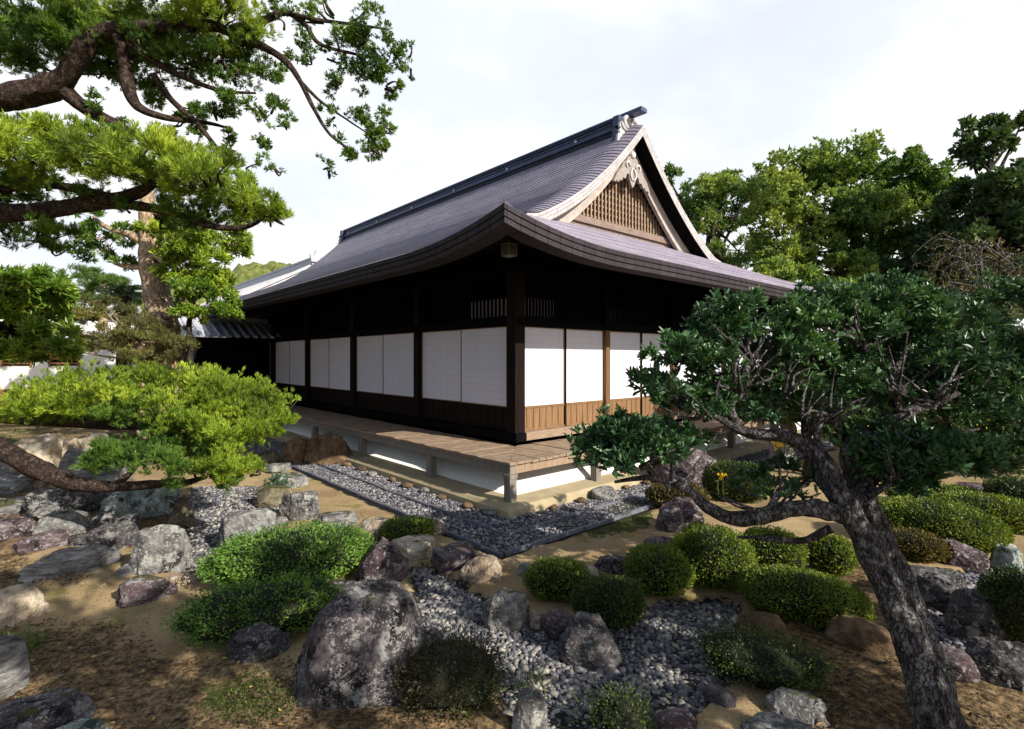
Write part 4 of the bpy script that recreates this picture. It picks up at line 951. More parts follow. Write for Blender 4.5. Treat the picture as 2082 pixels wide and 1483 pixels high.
# ---------------------------------------------------------------- clipped shrubs
LM = {
 'azalea': leafmat('azalea_leaf', [(0.045, 0.075, 0.010), (0.13, 0.195, 0.022), (0.27, 0.33, 0.042)], .5, .2, 3.0),
 'azalea_dark': leafmat('azalea_dark_leaf', [(0.016, 0.034, 0.008), (0.048, 0.085, 0.015), (0.115, 0.155, 0.030)], .5, .2, 3.0),
 'azalea_rust': leafmat('azalea_rust_leaf', [(0.04, 0.030, 0.010), (0.10, 0.080, 0.020), (0.18, 0.165, 0.035)], .55, .2, 3.0),
 'groundshrub': leafmat('cotoneaster_leaf', [(0.03, 0.08, 0.013), (0.095, 0.20, 0.028), (0.20, 0.33, 0.055)], .45, .22, 3.0),
 'dry': leafmat('dry_leaf', [(0.016, 0.014, 0.008), (0.045, 0.036, 0.016), (0.05, 0.075, 0.022)], .6, .15, 3.0),
 'juniper': leafmat('juniper_leaf', [(0.06, 0.072, 0.012), (0.15, 0.25, 0.020), (0.46, 0.55, 0.06)], .55, .28, 2.2, .3),
 'juniper_dark': leafmat('juniper_dark_leaf', [(0.022, 0.055, 0.014), (0.075, 0.155, 0.024), (0.20, 0.31, 0.045)], .55, .25, 2.2, .3),
 'glossy': leafmat('glossy_leaf', [(0.012, 0.036, 0.018), (0.040, 0.105, 0.042), (0.11, 0.22, 0.075)], .42, .14, 1.6, .5),
 'camphor': leafmat('camphor_leaf', [(0.028, 0.075, 0.022), (0.11, 0.205, 0.048), (0.38, 0.46, 0.10)], .5, .3, .45),
 'evergreen': leafmat('evergreen_leaf', [(0.018, 0.045, 0.022), (0.050, 0.098, 0.038), (0.13, 0.185, 0.055)], .5, .18, .5),
 'pine': leafmat('pine_leaf', [(0.02, 0.05, 0.012), (0.06, 0.12, 0.02), (0.12, 0.2, 0.035)], .55, .2, 1.0),
 'brown_pine': leafmat('brown_pine_leaf', [(0.035, 0.040, 0.014), (0.095, 0.105, 0.028), (0.21, 0.20, 0.05)], .6, .2, 1.4),
 'broad': leafmat('broad_leaf', [(0.030, 0.080, 0.010), (0.11, 0.20, 0.020), (0.30, 0.37, 0.04)], .35, .25, 1.2),
 'weeping': leafmat('weeping_leaf', [(0.02, 0.025, 0.01), (0.055, 0.055, 0.016), (0.15, 0.13, 0.03)], .5, .25, 1.2),
 'yellow': leafmat('yellow_petal', [(0.6, 0.42, 0.02), (0.8, 0.6, 0.03)], .6, .3, 3),
 'litter': leafmat('fallen_leaf', [(0.10, 0.05, 0.02), (0.30, 0.16, 0.05), (0.45, 0.36, 0.12), (0.25, 0.30, 0.08)], .6, .2, 2),
 'grass': leafmat('grass_blade', [(0.03, 0.07, 0.01), (0.08, 0.15, 0.02), (0.18, 0.26, 0.04)], .5, .25, 3),
}
CORE = plain('shrub_core', (0.010, 0.012, 0.006), .95, .3, 20, 0)
TWIG = barkmat('twig_bark', (0.05, 0.03, 0.02), (0.11, 0.07, 0.045), (0.2, 0.14, 0.10), 20)
SG = 'clipped azalea mounds'
def shrub(label, u0, u1, vt, vb, seed, leaf='azalea', depth=.8, dens=1.0, size=None, group=SG, name='clipped_shrub', lump=.055, cat='shrub', fuzzy=.020, under=.66, loose=0.0):
    Yf = EYE * FPX / (vb - HY); w = (u1 - u0) / FPX * Yf; dp = depth * w; Yc = Yf + dp * .5; w = (u1 - u0) / FPX * (Yf + .35 * dp)
    Xc = ((u0 + u1) / 2 - CX) / FPX * (Yf + .35 * dp); h = max(.08, EYE - (vt - HY) / FPX * Yc)
    t = thing(name, label, cat, (Xc, Yc, 0), -math.atan2(Xc, Yc), group)
    V, F = cube_sphere(14); S = np.array((w / 2, dp / 2, h * .60)); zc = h * .40
    def shape(d):
        d = d.copy(); k = 1 + lump * fbm(d * 2.2 + seed * 1.7, 3, seed)
        lowr = np.where(d[:, 2] < 0, 1 - (1 - under) * np.clip(-d[:, 2] * 1.6, 0, 1), 1.0)
        p = np.sign(d) * np.abs(d) ** .86 * k[:, None]; p[:, :2] *= lowr[:, None]
        return p * S + np.array((0, 0, zc))
    a = Acc(); core = shape(V) ; core = (core - (0, 0, zc)) * .93 + (0, 0, zc); core[:, 2] = np.maximum(core[:, 2], -.03); a.add(core, F)
    a.build('dark_core', CORE, t, smooth=True)  # solid dark core added inside to keep the mound from showing through
    sz = size or min(max(.0043 * Yc, .0135), .030)
    area = 2 * math.pi * ((w * dp / 4 + w * h / 2 + dp * h / 2) / 3)
    n = int(min(dens * 3.0 * area / (sz * sz * .55), 42000)); r = rng(seed)
    d = nrm(r.randn(n, 3)); d = d[d[:, 2] > -.55]
    p = shape(d); p += nrm(d / S) * (r.rand(len(d), 1) ** 2 * 1.9 - .8) * fuzzy; p = p[(p[:, 2] > 0) & (fbm(p * 9 + seed, 2, seed) > -.95)]
    d2 = nrm(p - np.array((0, 0, zc * .6))); ax_ = nrm(d2 + .60 * r.randn(len(p), 3) + np.array((0, 0, .35)))
    a = Acc(); leaf_quads(a, p, ax_, sz * (1.25 + loose), sz * .62, seed + 1, up=d2 * .9, fold=.15)
    a.build('foliage', LM[leaf], t); return t
SHR = [
 ('spreading shrub mound behind the lichen boulder, upper part', 425, 752, 1084, 1212, 201, 'groundshrub', .55, dict(lump=.12, fuzzy=.045, loose=.2)),
 ('low spreading shrub trailing left of the lichen boulder', 385, 668, 1196, 1318, 202, 'groundshrub', .5, dict(lump=.24, fuzzy=.05, loose=.2)),
 ('smallest clipped shrub, by the gutter edging stones', 773, 880, 1058, 1106, 203, 'azalea', .7, {}),
 ('low clipped shrub at left of the double mound by pebbles', 1070, 1200, 1142, 1232, 204, 'azalea', .7, {}),
 ('low clipped shrub spilling toward the two toned rock', 1165, 1313, 1180, 1288, 205, 'azalea_dark', .7, dict(lump=.12)),
 ('neat round clipped shrub at left of the ball pair', 1277, 1411, 1117, 1226, 206, 'azalea', .9, {}),
 ('largest neat round clipped shrub, in the middle of the balls', 1376, 1534, 1077, 1214, 207, 'azalea', .9, {}),
 ('round clipped shrub with a fallen yellow leaf, right of the largest ball', 1512, 1637, 1080, 1178, 208, 'azalea', .8, {}),
 ('small clipped shrub partly behind the leaning trunk', 1650, 1738, 1092, 1178, 209, 'azalea', .8, {}),
 ('wide clipped mound in front of the leaning trunk', 1522, 1760, 1168, 1286, 210, 'azalea', .6, {}),
 ('dark dry looking bush at the bottom beside the lichen boulder', 798, 1014, 1322, 1478, 211, 'dry', .8, dict(lump=.16, fuzzy=.06, loose=.4)),
 ('dark leafy bush above the bottom right rocks', 1446, 1674, 1308, 1424, 212, 'azalea_dark', .7, dict(lump=.18, fuzzy=.06)),
 ('dark bush cut by the bottom edge among the pebbles', 1218, 1318, 1416, 1520, 213, 'azalea_dark', .8, dict(lump=.15, fuzzy=.05)),
 ('wide smooth green mound right of the leaning trunk', 1800, 2028, 1022, 1138, 214, 'azalea', .6, {}),
 ('rusty brown low mound beside the leaning trunk', 1800, 1920, 1082, 1150, 215, 'azalea_rust', .6, {}),
 ('long green mound at the right edge behind the wide one', 1928, 2110, 1009, 1090, 216, 'azalea', .6, {}),
 ('low flat far mound by the purple stepping stones', 1898, 1998, 991, 1024, 217, 'azalea', .6, {}),
 ('small far mound just behind the wide green one', 1814, 1902, 993, 1028, 218, 'azalea', .6, {}),
 ('tall clipped shrub at the right edge above the dark rock', 2022, 2150, 1164, 1330, 219, 'azalea_dark', .8, {}),
 ('dark round shrub at the right edge beside the far stones', 2030, 2140, 976, 1048, 220, 'azalea_dark', .8, {}),
 ('dark shrub with a yellow bloom behind the lower bare limb', 1438, 1570, 942, 1028, 221, 'azalea_dark', .7, {}),
 ('mossy low mound behind the squat purple rock', 1322, 1442, 986, 1040, 222, 'azalea_rust', .6, {}),
]
for lb, u0, u1, vt, vb, sd_, lf, dp, kw in SHR: shrub(lb, u0, u1, vt, vb, sd_, lf, dp, **kw)

# small plants
def tuft(label, u, v, n, ln, seed, leaf='grass', wd=.006, name='grass_tuft', cat='grass', spread=.6, rad=.08):
    g = G(u, v); r = rng(seed); p = np.stack([r.randn(n) * rad, r.randn(n) * rad, np.zeros(n)], 1)
    d = nrm(np.stack([r.randn(n) * spread, r.randn(n) * spread, np.ones(n)], 1)); a = Acc(); leaf_quads(a, p, d, ln, wd, seed, fold=.1, droop=.25)
    o = a.build(name, LM[leaf], None); o.location = g; return tag(o, label, cat)
tuft('bright grass tuft at the left edge above the narrow stone', 14, 1345, 160, .24, 301, wd=.009, rad=.07)
tuft('dark grass tuft growing in the front pebbles', 1085, 1400, 90, .14, 302, 'azalea_dark', .006, rad=.05)
tuft('dark grass clump on the right border of the front pebbles', 1475, 1350, 120, .16, 303, 'azalea_dark', .007)
tuft('dark grass clump at the foot of the bottom bush', 1240, 1470, 120, .15, 304, 'azalea_dark', .007)
tuft('green fern like plant between lichen boulder and dry bush top', 950, 1400, 150, .16, 305, 'groundshrub', .012, 'fern', 'plant', .9)
tuft('large leafed butterbur plant between the round shrubs', 1548, 1220, 12, .20, 306, 'broad', .11, 'butterbur', 'plant', .5, .05)
def sapling(label, u, v, h, seed, rw=.12):
    g = G(u, v); t = thing('sapling', label, 'plant', g); r = rng(seed); a = Acc(); tube(a, [(0, 0, 0), (.01, 0, h * .5), (0, .01, h)], [.008, .006, .003], 5, 2); a.build('stem', TWIG, t)
    p = np.stack([r.randn(45) * rw * .6, r.randn(45) * rw * .6, h * (.35 + .75 * r.rand(45))], 1); a = Acc(); rosettes(a, p, np.array((0, 0, 1.)) + r.randn(45, 3) * .4, 5, .8, .06, .022, seed); a.build('foliage', LM['glossy'], t)
sapling('little dark sapling on the mossy stone by the pool', 568, 1012, .30, 311)
M['leafy'] = LM
def flowers(label, u, v, Y, n, seed, rad=.05):
    p = P(u, v, Y); r = rng(seed); a = Acc(); q = r.randn(n, 3) * rad * np.array((1.3, .7, .6)); rosettes(a, q, np.array((0, -.4, .8)) + r.randn(n, 3) * .3, 5, 1.0, .035, .025, seed)
    for k in range(0, n, 3): tube(a, [tuple(q[k] - (0, 0, .28)), tuple(q[k] - (0.01, 0, .12)), tuple(q[k])], [.004, .004, .003], 4, 2, mi=1)
    o = a.build('yellow_flowers', [LM['yellow'], LM['azalea_dark']], None); o.location = p; tag(o, label, 'flower')
flowers('cluster of yellow blooms beside the grey stone pillar', 1588, 902, 5.2, 14, 321)
flowers('yellow blooms above the shaded ground at far right', 2010, 858, 7.0, 22, 322, .11)
flowers('yellow blooms behind the leaning tree fork', 1795, 888, 6.0, 16, 323, .10)
flowers('single yellow bloom on the dark shrub by the purple boulder', 1470, 968, 6.9, 5, 324, .03)
# fallen leaves over the foreground earth
r = rng(77); pts = []
for (u0, u1, v0, v1, n) in ((0, 560, 1240, 1483, 60), (560, 1100, 1360, 1483, 26), (1000, 1500, 1090, 1180, 14), (1600, 2082, 1300, 1483, 24), (1250, 1560, 1200, 1480, 18), (60, 400, 1150, 1260, 8)):
    for _ in range(n): pts.append(tuple(G(u0 + (u1 - u0) * r.rand(), v0 + (v1 - v0) * r.rand(), .035)))
p = np.array(pts); d = nrm(np.stack([r.randn(len(p)), r.randn(len(p)), .25 * r.rand(len(p))], 1)); a = Acc()
leaf_quads(a, p, d, .036, .016, 5, up=np.array((0, 0, 1.)), fold=.3)
tag(a.build('fallen_leaves', LM['litter'], None), 'small yellow and brown leaves scattered over the foreground earth', 'fallen leaves', None, 'stuff')
# dead leaves, twigs and crumbs lying on the bare earth; low moss
def scatter_in(polys, n, seed):
    out = []; r = rng(seed)
    for p_ in polys:
        q = np.array(p_); q = q[(q[:, 1] > 1.8)]; b0, b1 = q.min(0), q.max(0); m_ = int(n * (b1 - b0).prod()); c_ = b0 + r.rand(m_, 2) * (b1 - b0); out.append(c_[inpoly(c_[:, 0], c_[:, 1], p_)])
    return np.vstack(out)
def flakes(name, label, cat, pts, ln, wd, leaf, seed, up=.25, z=.012):
    r = rng(seed); k = fbm(np.concatenate([pts * 2.2, pts[:, :1] * 0], 1), 3, seed) > -.25; pts = pts[k]; n = len(pts)
    zz = .028 * fbm(np.concatenate([pts * 1.1, pts[:, :1] * 0], 1), 3, 3) + z + .014 * r.rand(n)
    d = nrm(np.stack([r.randn(n), r.randn(n), up * r.rand(n)], 1)); a = Acc(); leaf_quads(a, np.concatenate([pts, zz[:, None]], 1), d, ln, wd, seed, up=np.array((0, 0, 1.)), fold=.3)
    return tag(a.build(name, LM[leaf], None), label, cat, None, 'stuff')
LM['dead'] = leafmat('dead_leaf', [(0.012, 0.008, 0.006), (0.035, 0.022, 0.012), (0.09, 0.055, 0.03), (0.22, 0.15, 0.09)], .8, .05, 2)
flakes('dead_leaf_litter', 'dark brown leaf litter and twigs strewn over the shaded earth', 'leaf litter', scatter_in(LIT, 900, 5), .030, .012, 'dead', 6)
LM['moss'] = leafmat('moss_shoot', [(0.02, 0.028, 0.008), (0.05, 0.07, 0.014), (0.10, 0.125, 0.03)], .7, .1, 2)
flakes('moss', 'thin green moss patches on the earth', 'moss', scatter_in(MOS, 2600, 7), .020, .008, 'moss', 8, 3.0)
LM['grit'] = leafmat('grit_crumb', [(0.10, 0.07, 0.04), (0.25, 0.19, 0.11), (0.45, 0.38, 0.27)], .9, .0, 2)
PATH = [gpoly([(600, 960), (900, 1130), (1020, 1150), (1290, 1050), (1340, 1090), (1200, 1190), (1040, 1190), (900, 1110), (650, 1090), (560, 1060)]), gpoly([(0, 1180), (260, 1200), (430, 1150), (440, 1260), (300, 1300), (60, 1260)])]
flakes('grit', 'coarse grit and tiny crumbs on the sandy path', 'grit', scatter_in(PATH, 500, 9), .014, .010, 'grit', 10)
# stone pillar with flat slab
pp = G(1592, 952); t = thing('stone_pillar', 'grey stone pillar under a dark flat slab, half hidden behind the leaning tree', 'stone pillar', pp, R(10))
def lumpy(nm, c, s, kind, par, seed):
    V, F = cube_sphere(10); Q = np.sign(V) * np.abs(V) ** .45; Q = Q * (1 + .05 * fbm(V * 3 + seed, 3, seed))[:, None] * np.array(s) / 2 + np.array(c); a = Acc(); a.add(Q, F); return a.build(nm, RK[kind], par, smooth=True)
lumpy('pillar_shaft', (0, 0, .42), (.38, .36, .9), 'grey', t, 1); lumpy('slab', (0, 0, .97), (1.5, .7, .2), 'dark', t, 2); lumpy('block', (-.18, 0, 1.2), (.42, .36, .28), 'grey', t, 3); lumpy('cap', (.12, -.1, 1.17), (.22, .2, .12), 'pale', t, 4)
# ---------------------------------------------------------------- trees
BK = {
 'juniper': barkmat('juniper_bark', (0.012, 0.008, 0.008), (0.038, 0.025, 0.022), (0.15, 0.10, 0.075), 22, (1, 1, 1), None, .35),
 'grey': barkmat('grey_bark', (0.022, 0.019, 0.020), (0.105, 0.094, 0.098), (0.22, 0.205, 0.21), 26, (1, 1, .4), (0.27, 0.262, 0.268)),
 'mottled': barkmat('mottled_bark', (0.10, 0.065, 0.04), (0.42, 0.31, 0.21), (0.60, 0.47, 0.34), 6, (1, 1, .6), None, .25),
 'dark': barkmat('dark_bark', (0.015, 0.012, 0.010), (0.045, 0.035, 0.03), (0.10, 0.085, 0.07), 12),
}
class Tree:
    def __init__(s, name, label, cat, base, group=None):
        s.base = np.array(base, float); s.t = thing(name, label, cat, base, 0, group); s.limbs = Acc()
    def limb(s, pts, rad, sides=9, sub=5, bump=.12, seed=0, px=True, own=None, bark=None):
        w = [np.array(P(*p)) - s.base for p in pts] if px else [np.array(p, float) - s.base for p in pts]
        if px: rad = [q / FPX * p[2] for q, p in zip(rad, pts)]
        if own:
            a = Acc(); tube(a, w, rad, sides, sub, bump, seed); return a.build(own, bark, s.t, smooth=True)
        tube(s.limbs, w, rad, sides, sub, bump, seed)
    def done(s, name, bark): return s.limbs.build(name, bark, s.t, smooth=True)
def pxell(u, v, Y, ru, rv, rd): return np.array(P(u, v, Y)), (ru / FPX * Y, rd, rv / FPX * Y)
def tuft_pad(T, c, r3, n, seed, leaf, L_=.10, W_=.016, k=8, up=.9, thr=-.3, flat=.5, lump=.3, shell=.35, spread=.55, freq=2.4, core=None, twigs=0, out=.6):
    a = Acc(); c = c - T.base
    m_ = max(5, int(n / 26)); rc_ = (r3[0] * r3[1] * r3[2]) ** (1 / 3) * .31
    p, d = clump_points(c, r3, n, seed, m_, rc_, .45, flat, thr, lump)
    rosettes(a, p, d * out + np.array((0, 0, up)) + rng(seed).randn(len(p), 3) * .25, k, spread, L_, W_, seed)
    o = a.build('foliage', LM[leaf], T.t)
    if twigs:
        r = rng(seed + 4)
        for i in range(twigs):
            q = p[r.randint(len(p))]; s_ = c + (q - c) * np.array((.45, .45, .2)) - np.array((0, 0, r3[2] * .25)); m = (s_ + q) / 2 + r.randn(3) * .04
            tube(T.limbs, [s_, m, q], [.014, .010, .004], 5, 3)
    return o
# ---- tall juniper overhead at the left
J = Tree('juniper_tree', 'old juniper reaching in from the left with dark twisting limbs and sunlit sprays overhead', 'tree', (-6.9, 5.4, 0))
tr = [(-6.9, 5.4, -.1), (-6.8, 5.4, 1.5), (-6.35, 5.3, 3.0), (-6.5, 5.3, 4.6), (-6.3, 5.3, 6.2), (-6.4, 5.2, 7.5)]
J.limb(tr, [.42, .34, .30, .26, .2, .1], 12, 6, .15, 1, px=False)
J.limb([(-300, 250, 5.3), (-60, 212, 5.2), (40, 195, 5.2), (120, 170, 5.2), (158, 120, 5.1), (190, 75, 5.1), (250, 58, 5.1), (340, 55, 5.1), (430, 52, 5.2), (490, 80, 5.3)], [30, 26, 24, 23, 20, 17, 15, 13, 10, 7], 14, 7, .22, 2)
J.limb([(490, 80, 5.3), (540, 98, 5.4), (580, 125, 5.5), (610, 165, 5.5), (640, 225, 5.5), (672, 275, 5.5), (720, 310, 5.5)], [10, 8, 7, 5, 4, 3, 2], 7, 5, .12, 3)
J.limb([(610, 165, 5.5), (650, 205, 5.5), (700, 240, 5.6), (745, 270, 5.6)], [4, 3, 2, 1.5], 5, 4, .1, 4)
J.limb([(470, 60, 5.3), (530, 45, 5.5), (580, 25, 5.6), (620, 50, 5.7), (650, 90, 5.7), (720, 110, 5.8), (770, 120, 5.8)], [9, 8, 7, 5, 4, 3, 2], 7, 5, .12, 5)
J.limb([(580, 25, 5.6), (640, 40, 5.7), (720, 50, 5.8), (790, 60, 5.8)], [5, 4, 3, 2], 6, 4, .1, 6)
J.limb([(130, 185, 5.2), (180, 225, 5.3), (240, 255, 5.3), (300, 290, 5.2), (340, 320, 5.1)], [16, 13, 10, 8, 6], 8, 5, .15, 7)
J.limb([(240, 70, 5.1), (255, 140, 5.2), (262, 185, 5.2), (285, 220, 5.2), (340, 240, 5.3), (420, 250, 5.4), (470, 262, 5.5)], [11, 12, 13, 9, 6, 4, 2], 8, 6, .15, 8)
J.limb([(260, 85, 5.1), (320, 130, 5.2), (380, 160, 5.3), (450, 185, 5.4), (520, 190, 5.5)], [8, 7, 6, 4, 2], 7, 5, .12, 9)
J.limb([(310, 150, 5.2), (350, 205, 5.3), (400, 250, 5.3), (440, 300, 5.3), (470, 330, 5.3)], [7, 6, 5, 4, 2], 6, 5, .12, 10)
J.limb([(-280, 470, 5.0), (-60, 437, 5.0), (60, 432, 5.0), (150, 420, 5.0), (220, 408, 5.0), (290, 388, 4.9), (330, 352, 4.9), (350, 320, 4.9)], [24, 20, 18, 16, 14, 11, 8, 4], 12, 7, .2, 11)
J.limb([(150, 420, 5.0), (240, 415, 5.0), (330, 428, 5.0), (420, 458, 5.0), (500, 462, 5.0), (560, 425, 5.0)], [13, 11, 9, 7, 5, 2], 8, 6, .15, 12)
J.limb([(0, 385, 5.1), (80, 375, 5.1), (160, 385, 5.1), (230, 400, 5.0)], [10, 9, 8, 6], 7, 4, .15, 13)
jp = [ (150, 95, 5.35, 90, 40, .4, 300, 'juniper_dark', .1), (230, 130, 5.4, 70, 35, .4, 220, 'juniper_dark', .1), # u, v, Y, ru, rv, rd, n, leafkind, thr
 (70, 40, 5.4, 130, 60, .7, 620, 'juniper_dark', -.1), (200, 25, 5.3, 110, 45, .7, 560, 'juniper', -.2), (330, 15, 5.2, 110, 40, .7, 520, 'juniper', -.2), (440, 40, 5.1, 85, 55, .5, 520, 'juniper', -.3),
 (80, 120, 5.5, 110, 45, .6, 420, 'juniper_dark', -.05), (300, 110, 5.5, 120, 45, .6, 420, 'juniper_dark', 0), (420, 135, 5.5, 110, 40, .5, 330, 'juniper_dark', .0), (40, 240, 5.6, 80, 50, .5, 240, 'juniper_dark', 0.1),
 (330, 200, 5.6, 90, 35, .4, 170, 'juniper_dark', .1),
 (40, 290, 5.0, 85, 55, .6, 560, 'juniper', -.3), (90, 330, 4.8, 95, 60, .6, 620, 'juniper', -.3), (190, 320, 4.8, 90, 60, .6, 620, 'juniper', -.3), (170, 285, 5.2, 60, 40, .5, 300, 'juniper', -.2),
 (290, 335, 4.8, 85, 50, .6, 560, 'juniper', -.3), (380, 340, 4.8, 90, 50, .6, 620, 'juniper', -.35), (440, 385, 4.8, 85, 45, .6, 560, 'juniper', -.35), (510, 415, 4.85, 60, 40, .4, 330, 'juniper', -.3), (550, 430, 4.9, 32, 20, .2, 90, 'juniper', -.3),
 (420, 440, 5.1, 110, 28, .5, 380, 'juniper_dark', -.2), (300, 430, 5.2, 100, 22, .5, 260, 'juniper_dark', -.1), (60, 480, 5.2, 100, 28, .5, 360, 'juniper_dark', -.1), (20, 410, 5.3, 60, 40, .4, 240, 'juniper', -.1), (120, 390, 5.2, 110, 25, .5, 280, 'juniper_dark', -.1),
]
for i, (u, v, Y, ru, rv, rd, n, lf, th) in enumerate(jp):
    c, r3 = pxell(u, v, Y, ru, rv, rd); tuft_pad(J, c, r3, int(n * (2.0 if i < 9 else 1.05)), 400 + i, lf, .056, .0078, 16, .5, th + (-.05 if i < 9 else .16), .75, .45, .25, .55, twigs=9)
jo = [(590, 60, 5.6, 55, 45, 60), (690, 40, 5.8, 80, 40, 130), (760, 60, 5.8, 45, 60, 120), (795, 110, 5.8, 35, 55, 120), (700, 110, 5.8, 70, 35, 110), (830, 120, 5.8, 14, 22, 16), (770, 160, 5.8, 40, 40, 90), (690, 170, 5.7, 45, 30, 50),
      (765, 235, 5.7, 25, 45, 70), (740, 290, 5.6, 48, 26, 90), (700, 300, 5.5, 35, 18, 40), (775, 300, 5.6, 20, 22, 30), (665, 340, 5.5, 14, 8, 10), (690, 225, 5.6, 40, 25, 36), (540, 150, 5.5, 40, 30, 60), (470, 150, 5.4, 55, 35, 80), (500, 215, 5.4, 45, 30, 70), (545, 230, 5.5, 30, 28, 46), (575, 245, 5.5, 20, 22, 26),
      (430, 225, 5.4, 45, 26, 56), (470, 290, 5.4, 40, 26, 50), (520, 290, 5.4, 28, 16, 22), (370, 280, 5.4, 60, 25, 70), (330, 255, 5.4, 50, 22, 50), (540, 330, 5.4, 14, 10, 10), (490, 345, 5.3, 30, 18, 30), (640, 100, 5.7, 50, 30, 60), (220, 225, 5.4, 50, 25, 50), (255, 280, 5.3, 45, 25, 60)]
for i, (u, v, Y, ru, rv, n) in enumerate(jo):
    c, r3 = pxell(u, v, Y, ru, rv, .3); tuft_pad(J, c, r3, int(n * 2.0), 450 + i, 'juniper_dark', .044, .013, 9, .3, .02, .9, .4, .1, .9, 3.0, twigs=max(2, n // 18))
J.done('limbs', BK['juniper'])
# ---- low juniper sprays over the rocks
K = Tree('low_juniper', 'low juniper with bare bent limb and bright yellow green sprays over the left rocks', 'tree', (-7.3, 6.0, 0))
K.limb([(-7.3, 6.0, -.1), (-7.2, 6.0, .7), (-7.1, 6.0, 1.6)], [.22, .18, .1], 10, 5, .15, 1, px=False)
K.limb([(-200, 815, 6.0), (-60, 885, 5.6), (0, 912, 5.5), (60, 945, 5.5), (110, 968, 5.5), (160, 984, 5.5), (230, 990, 5.5), (300, 986, 5.5), (370, 982, 5.5), (420, 970, 5.5)], [24, 22, 20, 19, 17, 14, 11, 9, 7, 4], 10, 6, .2, 2)
K.limb([(-200, 830, 6.4), (0, 845, 6.4), (120, 855, 6.3), (250, 865, 6.2), (380, 862, 6.2), (480, 865, 6.1), (560, 850, 6.0)], [18, 16, 14, 11, 8, 6, 3], 9, 6, .18, 3)
K.limb([(230, 988, 5.5), (262, 965, 5.5), (285, 935, 5.6), (320, 915, 5.6)], [7, 6, 4, 2], 6, 4, .12, 4)
kp = [(40, 838, 6.6, 95, 42, .8, 900, 'juniper', -.4), (130, 825, 6.4, 95, 46, .8, 1000, 'juniper', -.4), (230, 805, 6.3, 100, 52, .8, 1100, 'juniper', -.45), (330, 802, 6.2, 100, 52, .8, 1200, 'juniper', -.45), (420, 818, 6.1, 95, 54, .8, 1200, 'juniper', -.45),
      (470, 842, 6.0, 85, 54, .7, 1100, 'juniper', -.45), (520, 862, 5.9, 58, 50, .6, 760, 'juniper', -.45), (545, 815, 5.95, 18, 24, .2, 120, 'juniper', -.4), (300, 838, 6.0, 110, 35, .5, 700, 'juniper_dark', -.3), (130, 845, 6.3, 120, 30, .5, 560, 'juniper_dark', -.2), (430, 868, 5.9, 110, 26, .5, 600, 'juniper', -.3),
      (225, 925, 5.7, 66, 50, .45, 640, 'juniper_dark', -.35), (305, 920, 5.7, 80, 50, .5, 800, 'juniper_dark', -.35), (385, 930, 5.6, 80, 52, .5, 860, 'juniper_dark', -.35), (450, 945, 5.5, 68, 46, .4, 680, 'juniper', -.35), (420, 975, 5.4, 70, 24, .3, 300, 'juniper_dark', -.2), (495, 965, 5.4, 28, 26, .25, 150, 'juniper', -.3)]
for i, (u, v, Y, ru, rv, rd, n, lf, th) in enumerate(kp):
    c, r3 = pxell(u, v, Y, ru, rv, rd); tuft_pad(K, c, r3, int(n * .95), 500 + i, lf, .054, .0085, 15, .75, th + .10, .6, .3, .35, .5, twigs=6)
K.done('limbs', BK['juniper'])
# ---- leaning tree at the right
Lt = Tree('leaning_tree', 'old leaning evergreen with grey split trunk and layered pads of dark glossy leaves at right', 'tree', (2.3, 2.75, 0))
Lt.limb([(1930, 1540, 2.75), (1895, 1440, 2.8), (1860, 1330, 2.9), (1812, 1210, 3.0), (1765, 1110, 3.1), (1722, 1030, 3.2), (1690, 985, 3.3), (1672, 945, 3.35), (1640, 905, 3.4), (1590, 888, 3.45), (1530, 882, 3.5), (1490, 868, 3.55)], [43, 36, 31, 28, 25, 23, 22, 20, 17, 13, 11, 9], 28, 9, .26, 21)
Lt.limb([(1925, 1500, 2.95), (1888, 1340, 3.05), (1845, 1210, 3.2), (1805, 1120, 3.3), (1765, 1040, 3.4), (1742, 960, 3.5), (1735, 915, 3.55), (1780, 880, 3.6), (1830, 845, 3.6), (1890, 825, 3.6), (1950, 800, 3.6)], [36, 29, 24, 23, 26, 24, 20, 15, 11, 7, 4], 24, 9, .28, 22)
Lt.limb([(1720, 1050, 3.15), (1660, 1035, 3.15), (1600, 1036, 3.15), (1540, 1052, 3.15), (1480, 1052, 3.2), (1435, 1030, 3.2), (1405, 1000, 3.25), (1360, 980, 3.3), (1310, 972, 3.35), (1250, 980, 3.4)], [17, 19, 17, 16, 14, 12, 10, 8, 6, 3], 12, 7, .2, 23)
Lt.limb([(1690, 1075, 3.2), (1630, 1100, 3.25), (1560, 1095, 3.3), (1500, 1092, 3.4)], [9, 7, 5, 3], 7, 5, .12, 24)
Lt.limb([(1500, 872, 3.55), (1485, 830, 3.6), (1500, 790, 3.6), (1520, 740, 3.7), (1500, 700, 3.7), (1470, 670, 3.7)], [11, 9, 8, 7, 5, 3], 8, 5, .14, 25)
Lt.limb([(1520, 745, 3.7), (1550, 715, 3.7), (1580, 690, 3.75), (1620, 660, 3.8)], [6, 5, 4, 2], 6, 4, .12, 26)
Lt.limb([(1490, 868, 3.55), (1460, 850, 3.5), (1410, 830, 3.5), (1360, 800, 3.5), (1330, 770, 3.5)], [8, 6, 5, 4, 2], 7, 5, .12, 27)
Lt.limb([(1505, 800, 3.6), (1470, 770, 3.55), (1420, 735, 3.55), (1380, 710, 3.5)], [5, 4, 3, 2], 6, 4, .12, 28)
Lt.limb([(1830, 845, 3.6), (1815, 800, 3.6), (1822, 750, 3.7), (1850, 700, 3.8)], [8, 7, 6, 3], 7, 4, .12, 29)
Lt.limb([(1800, 862, 3.5), (1850, 895, 3.4), (1900, 900, 3.4), (1960, 880, 3.4), (1990, 872, 3.4)], [7, 6, 5, 4, 2], 7, 5, .12, 30)
